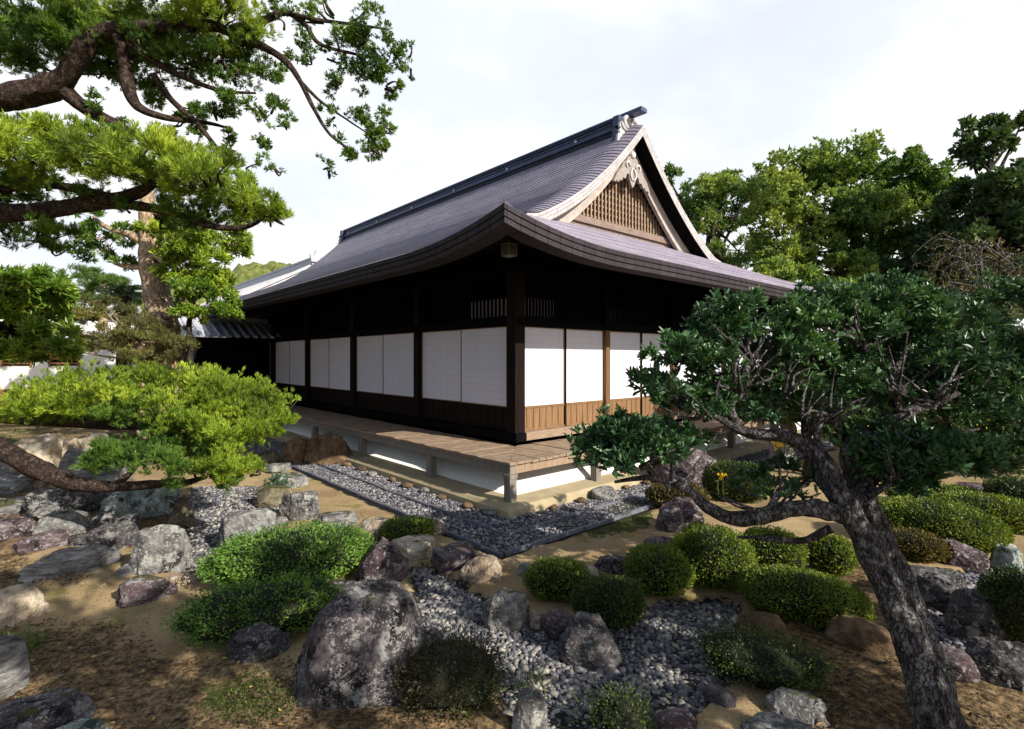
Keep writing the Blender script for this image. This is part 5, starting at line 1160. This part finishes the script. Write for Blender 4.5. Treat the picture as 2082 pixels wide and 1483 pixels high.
Lt.limb([(1765, 1010, 3.3), (1810, 985, 3.3), (1860, 960, 3.2), (1920, 940, 3.2)], [8, 6, 5, 3], 7, 5, .12, 31)
Lt.limb([(1680, 930, 3.4), (1660, 890, 3.5), (1670, 840, 3.6), (1640, 800, 3.7)], [8, 7, 5, 3], 7, 5, .12, 32)
Lt.limb([(1330, 975, 3.35), (1310, 945, 3.4), (1290, 915, 3.4), (1260, 890, 3.4)], [5, 4, 3, 2], 6, 4, .1, 33)
r = rng(12)
for (u, v, Y, L_) in ((1500, 800, 3.45, 9), (1530, 740, 3.5, 7), (1440, 850, 3.4, 7), (1640, 880, 3.35, 6), (1690, 860, 3.4, 6), (1830, 800, 3.45, 8), (1900, 820, 3.4, 8), (1300, 950, 3.3, 7), (1380, 985, 3.25, 5), (1560, 1040, 3.15, 6), (1820, 980, 3.2, 6), (1600, 800, 3.55, 7), (1750, 700, 3.7, 7)):
    for k in range(L_):
        an = -.2 - 2.7 * r.rand(); ln = 55 + 70 * r.rand(); p1 = (u + ln * .5 * math.cos(an) + r.randn() * 10, v + ln * .5 * math.sin(an) + r.randn() * 10, Y + .08 * r.randn()); p2 = (u + ln * math.cos(an), v + ln * math.sin(an), Y + .15 * r.randn())
        Lt.limb([(u + r.randn() * 8, v + r.randn() * 8, Y), p1, p2], [4.2, 2.8, 1.2], 6, 4, .15, k)
lp_ = [  # u,v,Y,ru,rv,rd,n
 (1480, 666, 3.8, 90, 36, .4, 217), (1580, 651, 3.9, 100, 36, .45, 264), (1690, 666, 4.0, 100, 36, .45, 250), (1560, 706, 3.7, 90, 24, .35, 158), (1660, 716, 3.8, 90, 28, .4, 184),
 (1380, 716, 3.6, 66, 31, .3, 158), (1430, 732, 3.6, 70, 28, .3, 145), (1470, 626, 3.9, 60, 24, .3, 99),
 (1340, 787, 3.55, 46, 24, .25, 99), (1400, 812, 3.6, 80, 32, .35, 184), (1450, 782, 3.7, 70, 28, .3, 132), (1480, 827, 3.8, 70, 24, .3, 105),
 (1215, 915, 3.45, 48, 27, .25, 125), (1280, 885, 3.45, 70, 34, .3, 217), (1340, 915, 3.45, 55, 29, .3, 145), (1260, 935, 3.4, 60, 22, .25, 118), (1230, 880, 3.5, 40, 24, .2, 66), (1400, 890, 3.7, 50, 28, .3, 79),
 (1600, 777, 3.8, 75, 36, .35, 198), (1690, 772, 3.8, 85, 36, .4, 217), (1760, 802, 3.9, 70, 32, .35, 151), (1630, 822, 3.9, 80, 20, .3, 105), 
 (1800, 666, 4.1, 100, 41, .5, 379), (1900, 666, 4.1, 100, 41, .5, 358), (1990, 716, 4.1, 90, 41, .5, 337), (1860, 732, 4.0, 110, 41, .5, 400), (1970, 782, 4.0, 110, 36, .5, 358), (2060, 752, 4.2, 70, 49, .5, 252), (1860, 802, 4.0, 90, 28, .4, 252), (2050, 832, 4.2, 80, 32, .5, 211),
 (1800, 920, 3.4, 70, 32, .35, 273), (1880, 920, 3.3, 80, 36, .4, 347), (1950, 925, 3.3, 55, 31, .3, 241), (1840, 970, 3.4, 70, 20, .3, 158), (1560, 1000, 3.6, 60, 18, .3, 46), (1600, 970, 3.8, 80, 24, .3, 72), (1690, 626, 4.1, 70, 24, .4, 125), (1830, 616, 4.2, 60, 24, .4, 147),
 (2070, 650, 4.2, 70, 45, .5, 260), (2075, 880, 4.0, 60, 40, .4, 200), (1940, 830, 4.1, 80, 35, .4, 220), (2010, 600, 4.3, 70, 30, .4, 160), (1660, 618, 4.1, 60, 24, .35, 170), (1750, 612, 4.2, 70, 26, .4, 200), (1840, 606, 4.2, 70, 26, .4, 200), (1800, 584, 4.25, 36, 16, .25, 80)]
for i, (u, v, Y, ru, rv, rd, n) in enumerate(lp_):
    c, r3 = pxell(u, v, Y, ru, rv, rd); a = Acc()
    p, d = clump_points(c - Lt.base, r3, int(n * .8), 600 + i, max(6, n // 11), .075, .45, .6, -.2, .3)
    rosettes(a, p, d * .8 + np.array((0, -.1, .6)) + rng(i).randn(len(p), 3) * .3, 8, .85, .060, .0225, 600 + i, two=True, fold=.22, droop=.06)
    a.build('foliage', LM['glossy'], Lt.t)
    r = rng(640 + i)
    for k in range(5):
        q = p[r.randint(len(p))]; s_ = c - Lt.base + (q - (c - Lt.base)) * .3 - np.array((0, 0, r3[2] * .7)); tube(Lt.limbs, [s_, (s_ + q) / 2 + r.randn(3) * .02, q], [.012, .009, .004], 5, 3)
Lt.done('trunk', BK['grey'])
# ---- generic tree of clumps
def clump_tree(name, label, cat, base, trunk, clumps, leaf, bark, L_, W_, k=6, seed=0, thr=-.15, group=None, up=.3, limbs=True, spread=1.0, twig=.06, lump=.35, shell=.3, flat=.8, freq=2.2):
    T = Tree(name, label, cat, base, group)
    if trunk: T.limb(trunk[0], trunk[1], 10, 5, .15, seed, px=False)
    top = np.array(trunk[0][-1]) - T.base if trunk else np.zeros(3)
    mid = np.array(trunk[0][len(trunk[0]) // 2]) - T.base if trunk else np.zeros(3)
    for i, (c, r3, n) in enumerate(clumps):
        c = np.array(c); a = Acc(); p, d = clump_points(c - T.base, r3, int(n * 1.25), seed + i, max(6, n // 16), .30 * (r3[0] * r3[1] * r3[2]) ** (1 / 3), .4, flat, thr, lump)
        if len(p): rosettes(a, p, d * .6 + np.array((0, 0, up)) + rng(seed + i).randn(len(p), 3) * .5, k, spread, L_, W_, seed + i)
        a.build('foliage', LM[leaf], T.t)
        if limbs:
            r = rng(seed + i); s_ = mid + (top - mid) * r.rand(); e = c - T.base
            tube(T.limbs, [s_, (s_ + e) / 2 + r.randn(3) * .1 * np.linalg.norm(e - s_) - np.array((0, 0, .06 * np.linalg.norm(e - s_))), e], [twig, twig * .7, twig * .3], 6, 4, .1, i)
            for q in p[:: max(1, len(p) // 5)][:5]: tube(T.limbs, [e, (e + q) / 2 + r.randn(3) * .05, q], [twig * .3, twig * .22, twig * .1], 5, 2)
    T.done('trunk', bark); return T
def px_clumps(lst, sc=1.0): return [(P(u, v, Y), (ru / FPX * Y, rd, rv / FPX * Y), int(n * sc)) for (u, v, Y, ru, rv, rd, n) in lst]
def wp(*pts): return [tuple(P(u, v, Y)) if v is not None else None for u, v, Y in pts]
# right background
def bt(u, Y): return (P(u, HY, Y).x, Y, 0)
RG = 'trees behind the hall'
b_ = bt(1735, 21)
clump_tree('camphor_tree', 'broad camphor tree with yellow green sunlit crown right of the gable', 'tree', b_, ([(b_[0], 21, -.2), tuple(P(1740, 640, 21)), tuple(P(1745, 560, 21)), tuple(P(1740, 470, 21)), tuple(P(1730, 380, 21))], [.42, .36, .28, .2, .1]),
  px_clumps([(1640, 354, 21, 75, 45, 1.6, 520), (1720, 344, 21, 80, 42, 1.6, 560), (1800, 369, 21, 75, 45, 1.5, 500), (1870, 384, 21, 55, 50, 1.3, 360), (1600, 424, 20.5, 70, 45, 1.5, 460), (1690, 434, 20, 85, 45, 1.6, 560), (1780, 444, 20, 85, 45, 1.6, 560), (1850, 474, 20, 65, 50, 1.4, 420), (1590, 504, 20.5, 60, 45, 1.3, 330), (1660, 514, 20.5, 70, 40, 1.4, 380), (1790, 534, 20.5, 80, 45, 1.4, 420), (1860, 520, 20.5, 60, 40, 1.3, 300), (1620, 540, 20, 70, 35, 1.2, 300), (1700, 560, 19.5, 80, 35, 1.2, 300), (1850, 324, 21.5, 30, 30, .9, 130), (1560, 384, 21, 40, 35, 1, 160), (1760, 570, 20, 60, 30, 1.2, 200)], 1.7), 'camphor', BK['dark'], .17, .085, 6, 700, -.02, RG, twig=.10)
b_ = bt(1450, 26)
clump_tree('tall_evergreen', 'feathery pale green tree seen just right of the gable edge', 'tree', b_, ([(b_[0], 26, -.2), tuple(P(1455, 640, 26)), tuple(P(1460, 520, 26)), tuple(P(1450, 420, 26))], [.35, .3, .2, .1]),
  px_clumps([(1420, 400, 26, 45, 35, 1.5, 260), (1475, 390, 26, 55, 35, 1.5, 300), (1530, 375, 26, 50, 30, 1.4, 230), (1390, 440, 26, 35, 40, 1.3, 200), (1440, 450, 26, 60, 35, 1.5, 260), (1510, 430, 26, 50, 30, 1.3, 180), (1440, 520, 26, 50, 35, 1.4, 200), (1500, 510, 26, 50, 40, 1.4, 230), (1530, 560, 25, 50, 40, 1.4, 250), (1360, 360, 26, 18, 30, .7, 80), (1470, 570, 26, 40, 30, 1.2, 130)], 1.6), 'camphor', BK['dark'], .20, .075, 6, 740, .0, RG, twig=.09)
b_ = bt(2040, 17)
clump_tree('dark_evergreen', 'tall dark evergreen at the right edge with wispy top', 'tree', b_, ([(b_[0], 17, -.2), tuple(P(2035, 600, 17)), tuple(P(2030, 450, 17)), tuple(P(2010, 330, 17))], [.35, .3, .2, .08]),
  px_clumps([(2000, 400, 17, 60, 40, 1.2, 330), (2070, 410, 17, 65, 55, 1.3, 420), (2010, 470, 17, 60, 50, 1.3, 430), (2090, 500, 17, 60, 60, 1.3, 400), (1950, 510, 17, 35, 40, .9, 150), (2030, 560, 17, 70, 55, 1.3, 430), (1950, 630, 17, 70, 60, 1.3, 420), (2050, 600, 17, 80, 60, 1.3, 430), (1980, 290, 17, 30, 28, .6, 70), (2025, 262, 17, 25, 22, .6, 60), (2075, 255, 17, 14, 16, .4, 25), (1990, 325, 17, 24, 22, .5, 50), (1970, 255, 17, 10, 12, .3, 16), (2045, 300, 17, 22, 18, .5, 44), (1980, 660, 16, 90, 50, 1.3, 400)], 1.2), 'evergreen', BK['dark'], .22, .12, 6, 760, -.2, RG, twig=.07)
b_ = bt(1880, 19)
clump_tree('evergreen_tree', 'shadowy evergreen between the camphor and the right edge tree', 'tree', b_, ([(b_[0], 19, -.2), tuple(P(1880, 640, 19)), tuple(P(1890, 520, 19))], [.3, .25, .1]),
  px_clumps([(1900, 480, 19, 60, 45, 1.2, 220), (1860, 560, 19, 70, 45, 1.3, 300), (1910, 600, 19, 75, 50, 1.3, 330), (1820, 640, 18, 90, 50, 1.4, 380), (1720, 640, 18, 80, 45, 1.4, 300), (1930, 420, 19, 30, 40, .8, 90)], 1.1), 'evergreen', BK['dark'], .24, .12, 6, 780, -.1, RG)
b_ = bt(1600, 17.5)
clump_tree('understorey_tree', 'low bright green tree beside the far roof corner', 'tree', b_, ([(b_[0], 17.5, -.2), tuple(P(1600, 680, 17.5)), tuple(P(1605, 600, 17.5))], [.2, .15, .06]),
  px_clumps([(1560, 560, 17.5, 55, 35, 1, 230), (1620, 590, 17, 70, 35, 1.1, 330), (1690, 600, 16.5, 70, 30, 1.1, 300), (1660, 640, 16, 90, 40, 1.2, 360), (1750, 620, 16, 60, 30, 1.1, 240)]), 'camphor', BK['dark'], .2, .11, 6, 790, -.2, RG, twig=.05)
# weeping tree: bare arching twigs with sparse yellowing leaves
b_ = bt(2010, 11)
T = Tree('weeping_tree', 'weeping tree with bare arching twigs and sparse yellowing leaves at right', 'tree', b_)
T.limb([(b_[0], 11, -.1), tuple(P(2012, 760, 11)), tuple(P(2005, 640, 11)), tuple(P(1995, 560, 11)), tuple(P(1990, 500, 11))], [.12, .1, .08, .06, .03], 8, 5, .12, 3, px=False)
r = rng(8); lp2 = []
for i in range(60):
    o0 = np.array(P(1985 + r.randn() * 40, 500 + r.rand() * 130, 11 + r.randn() * .4)); an = r.rand() * 6.28; rr_ = .35 + 1.0 * r.rand(); dr_ = np.array((math.cos(an) * rr_, math.sin(an) * rr_ * .7, 0)); k1, k2 = .25 * r.rand(), .25 + .9 * r.rand()
    pts = [o0, o0 + dr_ * .4 + r.randn(3) * .07 + np.array((0, 0, k1)), o0 + dr_ * .8 + r.randn(3) * .1 + np.array((0, 0, k1 * .6)), o0 + dr_ * 1.05 + r.randn(3) * .1 - np.array((0, 0, k2 * .5)), o0 + dr_ * 1.15 + r.randn(3) * .12 - np.array((0, 0, k2))]
    tube(T.limbs, [q - T.base for q in pts], [.016, .012, .008, .006, .003], 5, 4, .1, i)
    for q in catmull(pts, 9)[4:]: 
        if r.rand() < .55: lp2.append(np.array(q) - T.base + r.randn(3) * .06)
T.done('trunk', barkmat('pale_twig_bark', (0.07, 0.062, 0.066), (0.17, 0.155, 0.155), (0.30, 0.27, 0.265), 14))
a = Acc(); lp2 = np.array(lp2); rosettes(a, lp2, r.randn(len(lp2), 3) + np.array((0, 0, -.4)), 3, .8, .075, .032, 3); a.build('foliage', LM['weeping'], T.t)
# dark broadleaf bushes behind the leaning tree
for i, (lb, u, Y, cl_) in enumerate([
  ('dense dark bush behind the leaning tree, left of its trunk', 1640, 9.0, [(1560, 800, 9.5, 70, 60, .8, 260), (1650, 820, 9, 80, 70, .8, 330), (1720, 780, 9.5, 80, 70, .8, 300), (1620, 740, 10, 90, 50, .8, 260)]),
  ('dense dark bush behind the leaning tree, right of its trunk', 1850, 9.5, [(1800, 800, 9.5, 90, 75, .9, 360), (1900, 780, 9.8, 90, 80, .9, 360), (1860, 860, 9.2, 100, 55, .8, 330), (1760, 870, 9.2, 60, 50, .7, 200)]),
  ('dark bush mass at the far right edge in deep shade', 2030, 9.8, [(1980, 830, 10, 90, 70, .9, 330), (2070, 800, 10, 90, 90, .9, 380), (2050, 890, 9.5, 100, 60, .9, 360), (1960, 900, 9.6, 80, 45, .8, 240), (2000, 740, 10.2, 100, 50, .9, 280)])]):
    b_ = bt(u, Y); clump_tree('dark_bush', lb, 'bush', b_, ([(b_[0], Y, -.1), (b_[0] + .05, Y, .4), (b_[0], Y, .9)], [.09, .07, .03]), px_clumps(cl_, 1.3), 'evergreen', BK['dark'], .13, .055, 6, 800 + 20 * i, -.4, 'dark bushes behind the leaning tree', twig=.03)
# left background
b_ = bt(318, 13)
T = Tree('mottled_trunk_tree', 'tree with thick mottled pale trunk standing behind the left junipers', 'tree', b_)
T.limb([(b_[0] + .2, 13, -.1), tuple(P(333, 690, 13)), tuple(P(328, 640, 13)), tuple(P(318, 590, 13)), tuple(P(312, 545, 13)), tuple(P(305, 490, 13)), tuple(P(300, 430, 13)), tuple(P(300, 340, 13))], [.42, .36, .32, .30, .30, .24, .18, .08], 14, 7, .22, 3, px=False)
T.limb([(300, 500, 13), (270, 480, 13), (235, 470, 13), (205, 455, 13), (190, 440, 13)], [9, 8, 6, 5, 3], 7, 5, .15, 4)
T.limb([(302, 560, 13), (285, 545, 13), (255, 542, 13), (230, 535, 13)], [8, 6, 5, 3], 7, 5, .15, 5)
T.limb([(315, 520, 12.8), (345, 540, 12.6), (380, 555, 12.5)], [7, 5, 3], 7, 5, .15, 6)
T.limb([(325, 640, 12.9), (350, 640, 12.6), (368, 620, 12.4), (375, 590, 12.3)], [8, 6, 5, 3], 7, 5, .15, 7)
for i, (u, v, Y, ru, rv, rd, n) in enumerate([(340, 500, 12.5, 70, 40, .9, 330), (410, 500, 12.5, 65, 38, .9, 330), (460, 490, 12.8, 38, 40, .7, 190), (390, 545, 12.5, 70, 32, .8, 280), (440, 555, 12.5, 45, 40, .6, 190), (450, 600, 12.5, 35, 30, .5, 120), (350, 460, 13, 70, 30, .8, 200), (230, 480, 13.2, 50, 32, .7, 120), (210, 510, 13.2, 30, 28, .5, 60), (130, 500, 13.5, 50, 30, .7, 80), (250, 540, 13, 25, 14, .4, 36), (190, 445, 13, 30, 20, .5, 60)]):
    c, r3 = pxell(u, v, Y, ru, rv, rd); tuft_pad(T, c, r3, int(n * 1.6), 820 + i, 'juniper_dark' if u < 300 else 'juniper', .13, .04, 7, .35, -.05, .9, .35, .25, .9, 2.4, twigs=4)
T.done('trunk', BK['mottled'])
b_ = bt(395, 12)
clump_tree('small_broadleaf_tree', 'small dark leafed tree in front of the tiled corridor roof', 'tree', b_, ([(b_[0], 12, -.1), tuple(P(385, 690, 12)), tuple(P(388, 640, 12)), tuple(P(400, 600, 12))], [.08, .06, .05, .02]), px_clumps([(400, 590, 12, 40, 28, .5, 150), (440, 620, 12, 38, 26, .5, 150), (415, 640, 12, 45, 16, .5, 110), (380, 620, 12, 30, 30, .4, 80), (465, 640, 12, 25, 12, .3, 50)]), 'broad', BK['dark'], .10, .05, 6, 850, -.15, twig=.025)
b_ = bt(40, 9)
clump_tree('broadleaf_tree', 'rounded broadleaf tree at the left edge, sunlit above and dark below', 'tree', b_, ([(b_[0] - .9, 9, -.1), tuple(P(-40, 760, 9)), tuple(P(0, 680, 9)), tuple(P(45, 620, 9))], [.14, .11, .09, .04]), px_clumps([(20, 570, 9, 55, 28, .6, 210), (80, 580, 9, 50, 32, .6, 230), (110, 600, 9, 32, 26, .5, 120), (-20, 620, 9, 60, 40, .6, 200), (40, 630, 9, 60, 30, .6, 200), (20, 690, 9, 70, 38, .6, 230), (100, 690, 8.8, 50, 26, .5, 170), (-30, 700, 9, 50, 40, .6, 120), (60, 722, 8.9, 60, 18, .5, 130), (130, 715, 8.8, 30, 16, .4, 70)]), 'broad', BK['dark'], .15, .045, 6, 870, -.25, twig=.03)
b_ = bt(205, 26)
clump_tree('cloud_pruned_pine', 'distant cloud pruned pine with flat pads and a bent trunk', 'tree', b_, ([(b_[0], 26, -.1), tuple(P(210, 660, 26)), tuple(P(192, 610, 26)), tuple(P(183, 590, 26)), tuple(P(185, 568, 26))], [.25, .2, .16, .13, .06]), px_clumps([(178, 562, 26, 32, 12, 1, 230), (232, 572, 26, 36, 12, 1, 250), (215, 588, 26, 50, 9, 1, 220), (185, 612, 26, 48, 11, 1, 260), (250, 612, 26, 40, 12, 1, 200)]), 'pine', BK['mottled'], .22, .03, 8, 890, -.5, up=.9, twig=.06, spread=.7)
b_ = bt(290, 12)
clump_tree('spreading_pine', 'low spreading pine with rusty green flat pads behind the bright sprays', 'tree', b_, ([(b_[0], 12, -.1), tuple(P(288, 740, 12)), tuple(P(290, 710, 12)), tuple(P(292, 690, 12))], [.11, .1, .09, .05]), px_clumps([(290, 675, 12, 75, 20, .9, 620), (230, 640, 12.5, 70, 16, .8, 420), (170, 645, 12.6, 45, 14, .7, 240), (350, 700, 11.8, 45, 16, .7, 300), (230, 705, 12, 75, 12, .8, 380), (300, 725, 11.6, 70, 12, .8, 340), (160, 690, 12.6, 40, 10, .6, 160), (200, 615, 12.8, 45, 9, .6, 160), (140, 712, 12.4, 50, 10, .6, 220), (60, 700, 12.8, 50, 12, .6, 220), (120, 665, 12.8, 40, 9, .5, 160)]), 'brown_pine', BK['mottled'], .09, .016, 8, 900, -.3, up=.9, twig=.035, spread=.7)
# cycad
b_ = bt(252, 15); T = Tree('cycad_palm', 'dark cycad palm with feathery arching fronds on a thick stem', 'palm', b_); c0 = np.array(P(253, 600, 15))
T.limb([(b_[0], 15, -.1), tuple(P(252, 690, 15)), tuple(P(253, 640, 15)), tuple(c0)], [.2, .18, .17, .15], 10, 6, .3, 3, px=False)
T.done('stem', BK['dark']); r = rng(5)
a = Acc()
for i in range(30):
    an = i * 2.399; el = R(10 + 60 * ((i % 5) / 5)); L_ = .75 + .15 * r.rand(); h_ = np.array((math.cos(an), math.sin(an), 0))
    pts = [c0 + h_ * L_ * s * math.cos(el) + np.array((0, 0, L_ * s * math.sin(el) - .55 * L_ * s * s)) for s in np.linspace(0, 1, 12)]
    tube(a, [q - T.base for q in pts], [.014, .012, .009, .006, .003], 5, 2)
    q = np.array(pts)[2:] - T.base; tg = nrm(np.gradient(np.array(pts), axis=0))[2:]; sd3 = nrm(np.cross(tg, (0, 0, 1.)))
    for sgn in (-1, 1):
        for sh in (0, .035):
            leaf_quads(a, q + tg * sh, sd3 * sgn + tg * .5 + np.array((0, 0, .25)), .2 * np.linspace(1, .6, len(q)), .03, i, fold=.1)
a.build('fronds', LM['evergreen'], T.t)
# ---------------------------------------------------------------- other buildings
M['roof_tile'] = plain('grey_roof_tile', (0.36, 0.37, 0.43), .4, .25, 5, .1, .5)
M['pale_tile'] = plain('pale_roof_tile', (0.40, 0.40, 0.43), .55, .25, 3, .1)
M['white_wall'] = plain('white_wall', (0.80, 0.80, 0.78), .9, .05, 3, .05)
M['brown_slat'] = wood('brown_slat', (0.16, 0.07, 0.03), (0.30, 0.15, 0.07))
def tiled_slope(acc, p0, along, down, nrow, n, rad=.055, mi=0):
    """pan and cover tiles: half-round ridges running down the slope with a sheet beneath"""
    p0, along, down = (np.array(q, float) for q in (p0, along, down)); up = nrm(np.cross(along, down)); up = up if up[2] > 0 else -up
    a_ = along / n
    acc.add(np.array([p0, p0 + along, p0 + along + down, p0 + down]), [(0, 1, 2, 3)], mi)
    m = 6; th = np.linspace(0, math.pi, m)
    ad = nrm(along)
    for i in range(n + 1):
        o_ = p0 + a_ * i + up * .004
        for k in range(nrow):
            s0, s1 = k / nrow, (k + 1) / nrow + .01; V = []
            for s, rr in ((s0, rad * .9), (s1, rad)):
                for t_ in th: V.append(o_ + down * s + ad * math.cos(t_) * rr + up * math.sin(t_) * rr)
            F = [(j, j + 1, m + j + 1, m + j) for j in range(m - 1)]; acc.add(V, F, mi)
            # round end tile
            if k == nrow - 1:
                ce = o_ + down * s1; acc.ngon([V[m + j] for j in range(m)] + [o_ + down * s1 + ad * rad - up * rad * .4, o_ + down * s1 - ad * rad - up * rad * .4][::-1], [tuple(range(m)) + (m, m + 1)], mi)
cw = thing('tiled_corridor', 'dark boarded corridor wall under a small grey tiled roof left of the hall', 'corridor', hall(0, 11.75), YAW)
a = Acc(); a.span((-3.1, 0.0, 0), (-.08, .12, 2.62)); a.build('board_wall', M['dark_wood'], cw)
a = Acc(); a.span((-3.1, .55, .4), (-.08, 1.6, 2.6)); a.build('back_room', M['dark_gap'], cw)
a = Acc(); tiled_slope(a, (-3.6, .75, 3.15), (3.7, 0, 0), (0, -1.25, -.52), 6, 15, .06); a.span((-3.6, .72, 3.12), (.1, .92, 3.3)); a.build('tile_roof', M['roof_tile'], cw)
a = Acc(); a.span((-3.55, -.35, 2.52), (-.05, .3, 2.58)); a.build('eave_board', M['dark_wood'], cw)
# tiled hall beyond
pn = P(640, 530, 27); bz = thing('tiled_roof_house', 'grey tiled roof house rising behind the left end of the hall', 'house', (pn.x, pn.y, 0), YAW)
zr_ = pn.z
a = Acc(); a.span((-3.6, .8, 0), (3.6, 17, zr_ - 2.4)); a.build('wall', M['white_wall'], bz)
a = Acc(); tiled_slope(a, (0, 0, zr_ - .25), (0, 18, 0), (-4.6, 0, -2.5), 10, 50, .08); tiled_slope(a, (0, 0, zr_ - .25), (0, 18, 0), (4.6, 0, -2.5), 6, 30, .08); a.build('tile_roof', M['pale_tile'], bz)
a = Acc(); a.span((-.16, -.1, zr_ - .28), (.16, 18, zr_ + .05)); a.span((-.2, -.15, zr_ + .05), (.2, 18, zr_ + .14)); a.build('ridge', M['roof_tile'], bz)
a = Acc()
for s in (-1, 1): a.prism([(0, .02, zr_ - .1), (s * 4.6, .02, zr_ - 2.6), (s * 4.6, .02, zr_ - 2.85), (0, .02, zr_ - .4)], (0, .2, 0))
a.build('verge_tiles', M['pale_tile'], bz)
a = Acc(); a.prism([(-.25, -.2, zr_ - .1), (-.3, -.2, zr_ + .25), (-.12, -.2, zr_ + .2), (0, -.2, zr_ + .5), (.12, -.2, zr_ + .2), (.3, -.2, zr_ + .25), (.25, -.2, zr_ - .1)], (0, .12, 0)); a.build('ridge_end_ornament', M['roof_tile'], bz)
def house(label, u, v, Y, w, h, rise, mt, rz, seed):
    p = P(u, v, Y); t = thing('small_house', label, 'house', (p.x, p.y, 0), rz); ze = p.z - rise
    a = Acc(); a.span((-w / 2, 0, 0), (w / 2, 5, ze)); a.prism([(-w / 2, .0, ze), (w / 2, .0, ze), (0, .0, p.z - .1)], (0, 5, 0)); a.build('wall', M['white_wall'], t)
    a = Acc()
    for s in (-1, 1):
        a.prism([(0, -.5, p.z), (s * (w / 2 + .5), -.5, ze - .12), (s * (w / 2 + .5), -.5, ze - .24), (0, -.5, p.z - .14)], (0, 6, 0))
    a.build('roof', mt, t)
    a = Acc(); a.span((-.12, -.55, p.z - .05), (.12, 5.5, p.z + .16)); a.build('ridge', M['roof_tile'], t)
    a = Acc(); a.span((-w * .2, -.05, ze * .45), (w * .2, .02, ze * .75)); a.build('window', M['dark_gap'], t)
house('white gabled house with pale roof far behind the left trees', 128, 606, 38, 4.4, 5, 1.1, M['pale_tile'], R(-12), 1)
house('far grey roofed white gable behind the distant pine', 163, 582, 52, 4.6, 6, 1.4, M['roof_tile'], R(10), 2)
house('grey tiled house far left between broadleaf tree and white gable', 70, 612, 46, 7, 6, 1.6, M['roof_tile'], R(60), 3)
gw = thing('garden_wall', 'white plaster garden wall with brown slatted openings at left', 'wall', tuple(P(60, HY, 17).xy) + (0,), R(6))
a = Acc(); a.span((-8, 0, 1.0), (3.4, .2, 2.55)); a.build('white_panel', M['white_wall'], gw)
a = Acc(); a.span((-8, -.03, 0), (3.4, .22, .998)); a.build('board_base', M['brown_slat'], gw)
a = Acc(); tiled_slope(a, (-8, .1, 2.85), (11.4, 0, 0), (0, -.45, -.25), 3, 44, .05); tiled_slope(a, (-8, .1, 2.85), (11.4, 0, 0), (0, .45, -.25), 3, 20, .05); a.build('tile_coping', M['roof_tile'], gw)
for xw in (-.35, 1.05):
    a = Acc(); a.span((xw - .42, -.03, 1.75), (xw + .42, -.006, 2.3)); o = a.build('slatted_opening', M['dark_gap'], gw)
    f = Acc()
    for k in range(4): f.span((xw - .42, -.06, 1.80 + k * .15), (xw + .42, -.031, 1.85 + k * .15))
    for s in (-1, 1): f.span((xw + s * .43 - .03, -.065, 1.72), (xw + s * .43 + .03, -.03, 2.33))
    f.build('slats', M['brown_slat'], o)
# distant wooded hill
hx = P(600, HY, 170).x; n1, n2 = 260, 90
U, V_ = np.meshgrid(np.linspace(-1, 1, n1), np.linspace(0, 1, n2), indexing='ij'); U, V_ = U.ravel(), V_.ravel()
X = hx + U * 160; Y = 165 + V_ * 120; q = np.stack([X, Y, X * 0], 1)
Z = (1 - np.abs(U) ** 2.2) * 52 * np.sin(np.clip(V_ * 1.5, 0, 1) * math.pi / 2) * (.85 + .25 * fbm(q * .02, 2, 2)) + 2.6 * fbm(q * .22, 4, 5, .65) * np.clip(V_ * 6, 0, 1) - 2
idx = np.arange(n1 * n2).reshape(n1, n2); a = Acc(); a.add(np.stack([X, Y, Z], 1), np.stack([idx[:-1, :-1], idx[1:, :-1], idx[1:, 1:], idx[:-1, 1:]], -1).reshape(-1, 4))
m, t, b = mat('wooded_hill'); f = noise_out(t, .35, 7, .7, coords(t)); t.links.new(ramp(t, f, [(0.03, 0.05, 0.012), (0.12, 0.15, 0.03), (0.26, 0.25, 0.06)], [.32, .5, .68]), b.inputs['Base Color']); b.inputs['Roughness'].default_value = .95; bump(t, b, f, 1.0, 1.5)
o = a.build('hill', m, None, smooth=True); o['kind'] = 'structure'
# trees at the photographer's back; their crowns shade the foreground
def shade(label, x, y, z, r3, n, seed, trunk_r=.16, tx=None, ty=None):
    tx = x if tx is None else tx; ty = y if ty is None else ty
    clump_tree('garden_tree', label, 'tree', (tx, ty, 0), ([(tx, ty, -.1), (tx, ty, z * .5), ((tx + x) / 2, (ty + y) / 2, z * .8), (x, y, z)], [trunk_r, trunk_r * .9, trunk_r * .6, trunk_r * .3]),
      [((x + r3[0] * .6 * math.cos(k * 1.7) * (k > 0), y + r3[1] * .6 * math.sin(k * 1.7) * (k > 0), z + (k % 3 - 1) * r3[2] * .25), tuple(q * .62 for q in r3), n) for k in range(6)], 'evergreen', BK['dark'], .16, .08, 6, seed, -.12, 'trees behind the viewer', twig=.05)
shade('evergreen garden tree just behind the viewer on the right', 2.6, -.9, 3.9, (1.9, 1.5, .9), 105, 950, tx=3.0, ty=-1.3)
shade('evergreen garden tree further right of the viewer', 4.8, .5, 2.75, (1.6, 1.3, .75), 72, 960)
shade('evergreen garden tree behind the viewer on the left', -.6, -1.6, 4.1, (1.5, 1.3, .8), 80, 970, tx=-.8, ty=-2.2)
